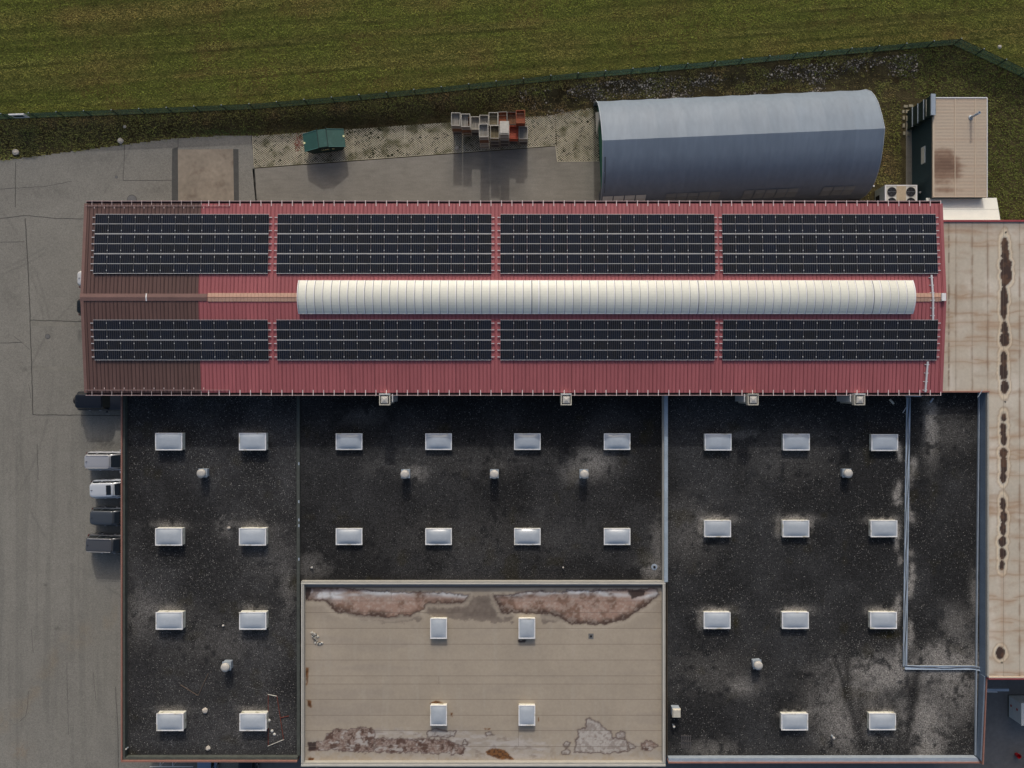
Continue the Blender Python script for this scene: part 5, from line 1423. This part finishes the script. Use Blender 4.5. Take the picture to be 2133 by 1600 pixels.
# ------------------------------------------------------------------ vehicles
def rrect(x0, x1, y0, y1, r, n=4):
    pts = []
    for cx, cy, a0 in ((x1-r, y1-r, 0), (x0+r, y1-r, 90), (x0+r, y0+r, 180), (x1-r, y0+r, 270)):
        for k in range(n + 1):
            a = R(a0 + 90*k/n); pts.append((cx + r*math.cos(a), cy + r*math.sin(a)))
    return pts
def car(label, x, y, rz, paint, L=4.6, w=1.84, h=1.62, suv=True, sunroof=False, rails=None, group='cars parked beside the halls', spare=False, hood=.98, box=False):
    """local +x is the nose; origin at the ground under the middle"""
    t = thing('parked_car', label, 'car', (x, y, .03), rz, group)
    hw, xr, xf = w/2, -L/2, L/2
    belt = h*.60
    b = MB()
    lv = [(.20, .10, .10), (.32, .03, .04), (.55, 0, 0), (belt - .18, .01, .01), (belt - .04, .07, .05), (belt, .16, .12)]
    b.rings([[(px, py, z) for px, py in rrect(xr + ix, xf - ix, -hw + iy, hw - iy, .46 if not box else .26, 6)] for z, ix, iy in lv])
    obj('body', b.mesh('body', [paint], True), t)
    # greenhouse
    c0, c1 = xr + (.10 if suv else .5), xf - hood            # base
    r0, r1 = xr + (.36 if suv else 1.05), xf - hood - (1.08 if not box else .45)   # roof
    yb, yr = hw - .13, hw - .30
    gh = MB()
    gh.rings([[(px, py, z) for px, py in rrect(a, b_, -yy, yy, rr, 4)] for a, b_, yy, rr, z in ((c0, c1, yb, .24, belt - .02), (r0 - .03, r1 + .05, yr + .02, .26, h - .10))], cap1=True)
    obj('cabin', gh.mesh('cabin', [paint], True), t)
    rf = MB(); rf.rings([[(px, py, z) for px, py in rrect(r0 + i, r1 - i, -yr + i, yr - i, max(.1, .27 - i*.4), 5)] for i, z in ((-.06, h - .115), (-.04, h - .06), (.04, h - .02), (.16, h - .002), (.30, h + .006))])
    roof = obj('roof', rf.mesh('roof', [paint], True), t)
    if sunroof:
        obj('sunroof', MB().prism(rrect(r1 - .62, r1 - .16, -yr + .16, yr - .16, .06, 3), h - .03, h + .018).mesh('sunroof', [M['glass']]), roof)
    if rails:
        for s in (-1, 1):
            obj('roof_rail', MB().tube([(r0 + .1, s*(yr - .02), h - .02), (r0 + .2, s*(yr - .02), h + .05), (r1 - .25, s*(yr - .02), h + .05), (r1 - .1, s*(yr - .02), h - .02)], .022, 6).mesh('roof_rail', [rails]), roof)
    obj('aerial', MB().hexa([(r0+.12,-.03,h-.01),(r0+.30,-.02,h-.01),(r0+.30,.02,h-.01),(r0+.12,.03,h-.01)], [(r0+.12,-.01,h+.08),(r0+.16,-.01,h+.08),(r0+.16,.01,h+.08),(r0+.12,.01,h+.08)]).mesh('aerial', [M['trim']]), roof)
    e = .014; zb, zt = belt + .0, h - .125
    def lerp(a, b_, f): return a + (b_ - a)*f
    # windscreen and rear window, proud of the cabin faces
    def pane(nm, P, m='glass'):
        return obj(nm, MB().quad(*P).mesh(nm, [M[m]]), t)
    zb0, zt0 = belt - .02, h - .10
    def fz(z): return (z - zb0)/(zt0 - zb0)
    za_, zc_ = belt + .012, h - .118
    def xw(z): return lerp(c1, r1 + .05, fz(z)) + .028
    def xb_(z): return lerp(c0, r0 - .03, fz(z)) - .028
    def ys(z): return lerp(yb, yr + .02, fz(z)) + .014
    pane('windscreen', [(xw(za_), -ys(za_) + .15, za_), (xw(za_), ys(za_) - .15, za_), (xw(zc_), ys(zc_) - .12, zc_), (xw(zc_), -ys(zc_) + .12, zc_)])
    zr_ = lerp(za_, zc_, .25)
    pane('rear_window', [(xb_(zr_), ys(zr_) - .2, zr_), (xb_(zr_), -ys(zr_) + .2, zr_), (xb_(zc_), -ys(zc_) + .16, zc_), (xb_(zc_), ys(zc_) - .16, zc_)])
    for s in (-1, 1):
        def side(nm, fa, fb):
            lo0, hi0 = c0 + .2, c1 - .20
            lo1, hi1 = r0 + .16, r1 - .10
            P = [(lerp(lo0, hi0, fa), s*ys(za_ + .03), za_ + .03), (lerp(lo0, hi0, fb), s*ys(za_ + .03), za_ + .03), (lerp(lo1, hi1, fb), s*ys(zc_), zc_), (lerp(lo1, hi1, fa), s*ys(zc_), zc_)]
            if s > 0: P.reverse()
            pane(nm, P)
        side('side_window', .02, .30); side('side_window', .34, .64); side('side_window', .68, .99)
        obj('mirror', MB().rings([[(px, py, z) for px, py in rrect(c1 - .34, c1 - .18, min(s*(hw + .02), s*(hw + .20)), max(s*(hw + .02), s*(hw + .20)), .05, 2)] for z in (belt + .0, belt + .14)]).mesh('mirror', [paint]), t)
        for f in (.36, .68):
            xx = lerp(c0, c1, f)
            obj('door_handle', MB().box(xx - .1, xx + .06, min(s*(hw - .03), s*(hw + .02)), max(s*(hw - .03), s*(hw + .02)), belt - .22, belt - .17).mesh('door_handle', [M['alu']]), t)
        obj('head_lamp', MB().box(xf - .32, xf - .07, min(s*(hw - .42), s*(hw - .1)), max(s*(hw - .42), s*(hw - .1)), belt - .22, belt - .08).mesh('head_lamp', [M['lamp_white']]), t)
        obj('tail_lamp', MB().box(xr + .012, xr + .10, min(s*(hw - .3), s*(hw - .12)), max(s*(hw - .3), s*(hw - .12)), belt - .36, belt - .20).mesh('tail_lamp', [M['lamp_red']]), t)
        for wx in (xr + .82, xf - .86):
            wh = MB(); n = 20; rs = []
            for yy, rr in ((hw - .24, .30), (hw - .24, .345), (hw - .03, .345), (hw - .01, .30)):
                rs.append([(wx + rr*math.cos(2*math.pi*i/n), s*yy, .345 + rr*math.sin(2*math.pi*i/n)) for i in range(n)])
            wh.rings(rs)
            wo_ = obj('wheel', wh.mesh('wheel', [M['rubber']]), t)
            n = 14; obj('hub', MB().rings([[(wx + rr*math.cos(2*math.pi*i/n), s*yy, .345 + rr*math.sin(2*math.pi*i/n)) for i in range(n)] for yy, rr in ((hw - .012, .22), (hw + .004, .18))]).mesh('hub', [M['rimsteel']]), wo_)
    obj('bumper', MB().prism(rrect(xr - .04, xr + .12, -hw + .12, hw - .12, .07, 3), .35, .6).mesh('bumper', [M['trim']]), t)
    if spare:
        n = 18; obj('spare_wheel', MB().rings([[(xr + xx, .05 + rr*math.cos(2*math.pi*i/n), .95 + rr*math.sin(2*math.pi*i/n)) for i in range(n)] for xx, rr in ((.02, .30), (-.02, .34), (-.17, .34), (-.20, .28))]).mesh('spare_wheel', [M['trim']]), t)
    return t
silver = car_paint('silver_paint', (.48, .49, .52)); pearl = car_paint('white_car_paint', (.72, .76, .80)); slate = car_paint('slate_paint', (.075, .088, .105)); graph = car_paint('graphite_paint', (.10, .105, .115)); navy = car_paint('dark_navy_paint', (.008, .010, .016)); wht = car_paint('plain_white_paint', (.75, .75, .74)); blk = car_paint('black_paint', (.008, .011, .011)); blue = car_paint('pale_blue_paint', (.22, .30, .42))
car('black boxy off-road car parked at the corner of the red roof', -39.3, -1.62, 0, navy, 4.75, 1.86, 1.85, True, spare=True, hood=1.5, box=True)
car('silver-grey estate car with black windscreen, top of the row of four', -38.55, -7.38, 0, silver, 4.75, 1.84, 1.62, True, rails=wht)
car('white car with a sunroof, second in the row of four', -38.1, -10.05, R(1.5), pearl, 4.6, 1.84, 1.66, True, sunroof=True)
car('slate blue car, third in the row of four', -38.1, -12.72, R(-1), slate, 4.55, 1.80, 1.66, True)
car('graphite grey car, bottom of the row of four', -38.35, -15.35, R(-2), graph, 4.85, 1.86, 1.66, True, rails=silver)
car('white car mostly hidden under the brown roof edge', -39.25, 10.05, 0, wht, 4.7, 1.84, 1.6, True)
car('black car mostly hidden under the brown roof edge', -39.35, 7.38, 0, blk, 4.6, 1.8, 1.6, True)
car('pale blue car glimpsed below the left gravel roof', -29.3, -35.6, R(90), blue, 4.4, 1.8, 1.5, True)
car('dark car glimpsed below the left gravel roof', -25.4, -35.65, R(90), navy, 4.4, 1.8, 1.5, True)
car('white car cut off by the lower right picture corner', 51.2, -37.3, R(90), wht, 4.4, 1.8, 1.5, True)

# white handrail glimpsed at the bottom left
t = thing('handrail', 'white tubular handrail glimpsed below the left gravel roof', 'handrail', (-33.5, -36.6, 0))
a0, a1 = W(312, 1597, 1.0)[0], W(402, 1597, 1.0)[0]
yy = W(0, 1597, 1.0)[1]
wob('top_rail', MB().tube([(a0, yy, 1.0), (a1, yy, 1.0)], .04, 8), M['white'], t)
for f in (.23, .52):
    x = a0 + (a1 - a0)*f
    wob('post', MB().tube([(x, yy, .03), (x, yy, 1.0)], .035, 8), M['white'], t)
    wob('brace', MB().tube([(x, yy, .98), (x + .1, yy + .9, .98)], .03, 6), M['white'], t)

# ------------------------------------------------------------------ service yard corner
gx0, gx1, gy0, gy1 = 48.2, 50.6, -32.3, -30.2
gen = thing('equipment_cabinet', 'pale grey steel equipment cabinet with doors in the lower right yard', 'cabinet', ((gx0+gx1)/2, (gy0+gy1)/2, .03))
wob('housing', MB().box(gx0 + .02, gx1, gy0 + .02, gy1 - .02, .1, 1.78), M['tin'], gen)
wob('plinth', MB().box(gx0 - .05, gx1, gy0 - .03, gy1 + .03, .034, .1), M['mossy'], gen)
wob('top', MB().box(gx0 - .02, gx1 + .02, gy0 - .02, gy1 + .02, 1.782, 1.84), M['lean'], gen)
for z0, z1 in ((.16, .62), (.68, 1.72)):
    dr = wob('door', MB().box(gx0 - .012, gx0 + .018, gy0 + .06, gy1 - .06, z0, z1), M['tin'], gen)
    wob('handle', MB().box(gx0 - .05, gx0 - .014, gy0 + 1.15, gy0 + 1.35, (z0+z1)/2, (z0+z1)/2 + .14), M['redplastic'], dr)
ck = thing('wall_bracket', 'grey duct arm sticking out of the wall in the lower right yard', 'duct', (*W(2062, 1437, 2.5)[:2], 2.5))
a, b = W(2058, 1437, 2.5), W(2101, 1436.5, 2.5)
wob('arm', MB().box(a[0] - .3, b[0], a[1] - .12, a[1] + .12, 2.4, 2.55), M['galv'], ck)
wob('pipe', MB().tube([(a[0] - .3, a[1] - .2, 2.45), (a[0] + .9, a[1] - .22, 2.45)], .05, 6), M['alu'], ck)
x, y, _ = W(2116, 1430, 1.5)
dp = thing('drain_pipe', 'grey vertical drain pipe on the wall above the equipment cabinet', 'pipe', (x, bys - .2, 0))
wob('pipe', MB().tube([(48.2, bys - .2, .2), (48.2, bys - .2, 5.5)], .07, 8), M['galv'], dp)
wob('clip', MB().box(48.1, 48.3, bys - .15, bys + .1, 2.0, 2.08), M['galv'], dp)
x, y, _ = W(2122, 1575, .4)
bk = thing('red_bucket', 'red plastic bucket in the lower right yard', 'bucket', (x, y, .03))
obj('tub', MB().lathe([(.16, .005), (.22, .42), (.20, .42), (.15, .05)], n=16, cap1=True).mesh('tub', [M['redplastic']]), bk)
obj('rim', MB().lathe([(.22, .40), (.235, .42), (.235, .44), (.21, .44)], n=16, cap0=False, cap1=False).mesh('rim', [M['redplastic']]), bk)

# manhole and spots in the yard
for px, py, r_, lab in ((275, 416, .42, 'dark round manhole cover at the brown roof edge'), (100, 701, .22, 'small dark oval cover in the left yard'), (243, 369, .13, 'tiny dark cover in the upper left yard')):
    x, y, _ = W(px, py, 0)
    t = thing('manhole_cover', lab, 'manhole cover', (x, y, .03), group='covers set in the yard')
    obj('lid', MB().lathe([(r_, .003), (r_, .014), (r_*.95, .018)], n=24).mesh('lid', [M['dark_asphalt']]), t)
    obj('frame', MB().lathe([(r_*1.12, .002), (r_*1.12, .010), (r_*1.01, .010)], n=24, cap1=False).mesh('frame', [M['seam']]), t)

# ------------------------------------------------------------------ grass, rubble
def blades(name, label, n, xr, yr, keep, tone, seed, lo, hi, wid):
    r = np.random.default_rng(seed)
    x = r.uniform(*xr, n); y = r.uniform(*yr, n)
    px, py = x*KPX/CAM_H + 1066.5, 800 - y*KPX/CAM_H
    k = keep(px, py, x, y, r); x, y, px, py = x[k], y[k], px[k], py[k]; n = len(x)
    h = r.uniform(lo, hi, n); a = r.uniform(0, 6.28, n); lean = r.uniform(.5, 1.3, n); w_ = r.uniform(.6, 1.3, n)*wid
    V = np.zeros((n, 3, 3))
    ca, sa = np.cos(a), np.sin(a)
    V[:, 0, 0] = x - sa*w_; V[:, 0, 1] = y + ca*w_; V[:, 1, 0] = x + sa*w_; V[:, 1, 1] = y - ca*w_
    gz = hgt(x, y); V[:, :2, 2] = (gz + .01)[:, None]
    V[:, 2, 0] = x + ca*h*np.sin(lean); V[:, 2, 1] = y + sa*h*np.sin(lean); V[:, 2, 2] = gz + .02 + h*np.cos(lean)*.8
    F = np.arange(n*3).reshape(n, 3)
    c = tone(px, py, x, y, r)
    me = tri_soup(name, V.reshape(-1, 3), F, np.repeat(c, 3, 0), M['blade'])
    tag(obj(name, me), label, 'grass', kind='stuff')
fx, fy = np.array([p[0] for p in FENCE]), np.array([p[1] for p in FENCE])
yx, ye = np.array([p[0] for p in YARD_EDGE]), np.array([p[1] for p in YARD_EDGE])
TENT_P = [(1225, 210), (1800, 185), (1800, 445), (1225, 445)]
BLOCK = [TENT_P, [(1895, 205), (2010, 205), (2010, 470), (1895, 470)], [(1812, 385), (1915, 385), (1915, 470), (1812, 470)], [(1876, 212), (1903, 212), (1903, 392), (1876, 392)]]
def fld_keep(px, py, x, y, r): return y > fence_y(x) + .05
def fld_tone(px, py, x, y, r):
    th = R(4.3); v = y*math.cos(th) - x*math.sin(th); u = x*math.cos(th) + y*math.sin(th)
    s = fbm(u*.02, v*.75, 81, 3); s2 = fbm(u*.06, v*3.0, 83, 2); m = fbm(x*.22, y*.22, 85, 4); f = fbm(x*1.7, y*1.7, 86, 3)
    g = np.array(A(112, 120, 54)); bq = np.array(A(130, 120, 68)); dk = np.array(A(58, 66, 30))
    c = np.repeat(g[None, :], len(px), 0)
    c = mixc(c, sstep(.42, .75, .6*s + .4*m), bq)
    c = mixc(c, sstep(.5, .72, s2)*.55, dk)
    # tyre tread rows: oblique bars inside wheel tracks
    for v0, w0 in ((24.6, .35), (26.6, .3), (28.9, .35), (30.9, .3), (33.0, .35), (35.2, .3)):
        bd = np.exp(-((v - v0 - .35*np.sin(u*.06))/w0)**2)
        bars = (np.sin((u + np.sign(v - v0)*(v - v0)*1.4)*2*math.pi/.55) > .2)
        c = mixc(c, bd*bars*.55, dk)
    for v0, w0, am in ((23.2, .14, 1), (24.1, .22, .8), (25.6, .14, .9), (27.3, .13, 1), (28.2, .3, .6), (29.7, .14, .9), (31.6, .14, .9), (32.4, .28, .6), (34.0, .14, .9), (36.0, .14, .8)):
        on = sstep(.38, .62, fbm(u*.09 + v0*3, u*0 + v0, 88, 3))
        c = mixc(c, np.exp(-((v - v0 - .25*np.sin(u*.05 + v0))/w0)**2)*am*on, np.array(A(42, 46, 23)))
        c = mixc(c, np.exp(-((v - v0 - .28 - .25*np.sin(u*.05 + v0))/(w0*1.3))**2)*am*.5*on, np.array(A(140, 134, 78)))
    fd = (y - fence_y(x))*21.4
    c = mixc(c, np.exp(-((fd - 8)/6)**2)*.85, dk); c = mixc(c, np.exp(-((fd - 20)/5)**2)*.5, A(104, 98, 48)); c = mixc(c, np.exp(-((fd - 34)/4)**2)*.4, dk)
    return c * (.76 + .56*r.uniform(0, 1, len(px)))[:, None] * (.76 + .52*f)[:, None]
blades('meadow_grass', 'mown olive meadow grass beyond the green fence', 330000, (-56, 58), (24, 41), fld_keep, fld_tone, 5, .10, .24, .028)
def vg_keep(px, py, x, y, r):
    k = (y < fence_y(x) - .04) & (py < 470)
    k &= ~((px < 526) & (py > np.interp(px, yx, ye) + 1.2 + r.normal(0, 1.3, len(px))))
    pn = 284 - 44*(px - 526)/631 + 5 + 10*(fbm(x*.8, y*.8, 91, 3) - .5)*2 + r.normal(0, 2.2, len(px))
    k &= ~((px >= 524) & (px < 1240) & (py > pn))
    for b in BLOCK: k &= ~inside(px, py, b)
    rub = (px > 1130) & (px < 1905) & (py < 225)
    k &= ~(rub & (fbm(x*.5, y*.9, 95, 4) > .47) & (r.uniform(0, 1, len(px)) < .9))
    return k
def vg_tone(px, py, x, y, r):
    m = fbm(x*.3, y*.3, 101, 4); f = fbm(x*1.6, y*1.6, 102, 3)
    c = np.repeat(np.array(A(112, 110, 64))[None, :], len(px), 0)
    c = mixc(c, sstep(.45, .7, m)*.8, A(130, 108, 76)); c = mixc(c, sstep(.5, .7, f)*.5, A(112, 122, 62))
    c = mixc(c, np.exp(-(((px - 760)/240)**2 + ((py - 262)/22)**2))*.9, A(32, 29, 20))  # shade of the bank facing away from the sun, put into the blade colour
    c = mixc(c, np.exp(-(((px - 960)/90)**2 + ((py - 240)/22)**2))*.6, A(30, 28, 20))  # second patch of the bank's shade in the blade colour
    c = mixc(c, np.exp(-(((px - 470)/70)**2 + ((py - 276)/7)**2)), A(66, 88, 48))
    c = mixc(c, sstep(1840, 1900, px)*.8, A(88, 98, 48))
    return c * (.7 + .6*r.uniform(0, 1, len(px)))[:, None]
blades('verge_grass', 'rough dark grass between the fence and the yard', 190000, (-56, 58), (14, 34), vg_keep, vg_tone, 6, .12, .32, .032)
def pv_keep(px, py, x, y, r):
    k = inside(px, py, PAVERS[0]) | inside(px, py, PAVERS[1])
    return k & (fbm(x*.45, y*.45, 5, 4) + r.uniform(-.1, .1, len(px)) > .54)
blades('paver_weeds', 'weeds growing through the grid pavers', 60000, (-27, 9), (20, 27), pv_keep, lambda px, py, x, y, r: np.array(A(70, 70, 40))[None, :]*(.6 + .8*r.uniform(0, 1, len(px)))[:, None], 8, .06, .16, .02)

# rubble and pale stones behind the tent
def rubble():
    r = np.random.default_rng(9); n = 22000
    px = r.uniform(1080, 1910, n); py = r.uniform(100, 250, n)
    k = ~inside(px, py, [(1238, 214), (1800, 190), (1800, 300), (1238, 300)])
    k &= ((px > 1140) | (py < 230)) & ((px < 1720) | (py < 165))
    x, y, _ = W(px, py, 0)
    k &= y < fence_y(x) - .5
    fdm = fence_y(x) - y
    zone = np.exp(-((fdm - 1.15)/.6)**2)*(px > 1180) + np.exp(-(((px - 1290)/150)**2 + ((py - 196)/14)**2)) + .8*np.exp(-(((px - 1880)/25)**2 + ((py - 140)/28)**2))
    k &= fbm(x*.42, y*.8, 111, 4) + .16*zone + r.normal(0, .07, n) > .60
    x, y = x[k], y[k]; n = len(x)
    s = r.uniform(.03, .10, n) * r.choice([.7, 1, 1.6], n, p=[.6, .33, .07]); a = r.uniform(0, 6.28, n)
    V = np.zeros((n, 5, 3))
    for q in range(4):
        V[:, q, 0] = x + s*np.cos(a + q*1.57)*r.uniform(.7, 1.2, n); V[:, q, 1] = y + s*np.sin(a + q*1.57)*r.uniform(.7, 1.2, n); V[:, q, 2] = hgt(x, y) + .014
    V[:, 4, 0] = x; V[:, 4, 1] = y; V[:, 4, 2] = hgt(x, y) + .02 + s*.9
    F = np.stack([np.stack([np.arange(n)*5 + q, np.arange(n)*5 + (q+1) % 4, np.arange(n)*5 + 4], 1) for q in range(4)], 1).reshape(-1, 3)
    tone = (.05 + .8*r.uniform(0, 1, n)**3)[:, None]*np.array([1, .87, .72])
    tag(obj('rubble', tri_soup('rubble', V.reshape(-1, 3), F, np.repeat(tone, 5, 0), M['stone'])), 'scattered pale rubble in the dark soil behind the tent', 'rubble', kind='stuff')
rubble()

# rust and litter spilled beside the skip
sp = MB()
for k in range(160):
    px, py = 622 + random.gauss(0, 4.5), 298 + random.gauss(0, 9)
    x, y, _ = W(px, py, 0); s = random.uniform(.03, .10); a = random.uniform(0, 6)
    q = [(x + s*math.cos(a + j*2.1), y + s*math.sin(a + j*2.1)) for j in range(3)]
    n = len(sp.v); sp.v += [(*p, .055) for p in q] + [(x, y, .06 + s*.6)]
    for f in ((0, 1, 3), (1, 2, 3), (2, 0, 3)): sp.f.append(tuple(n + i for i in f)); sp.m.append(random.choice((0, 0, 1, 2)))
tag(wob('spilled_scrap', sp, [M['c_rust'], M['sheet'], M['c_orange']]), 'rusty and white scrap spilled beside the green skip', 'scrap', kind='stuff')
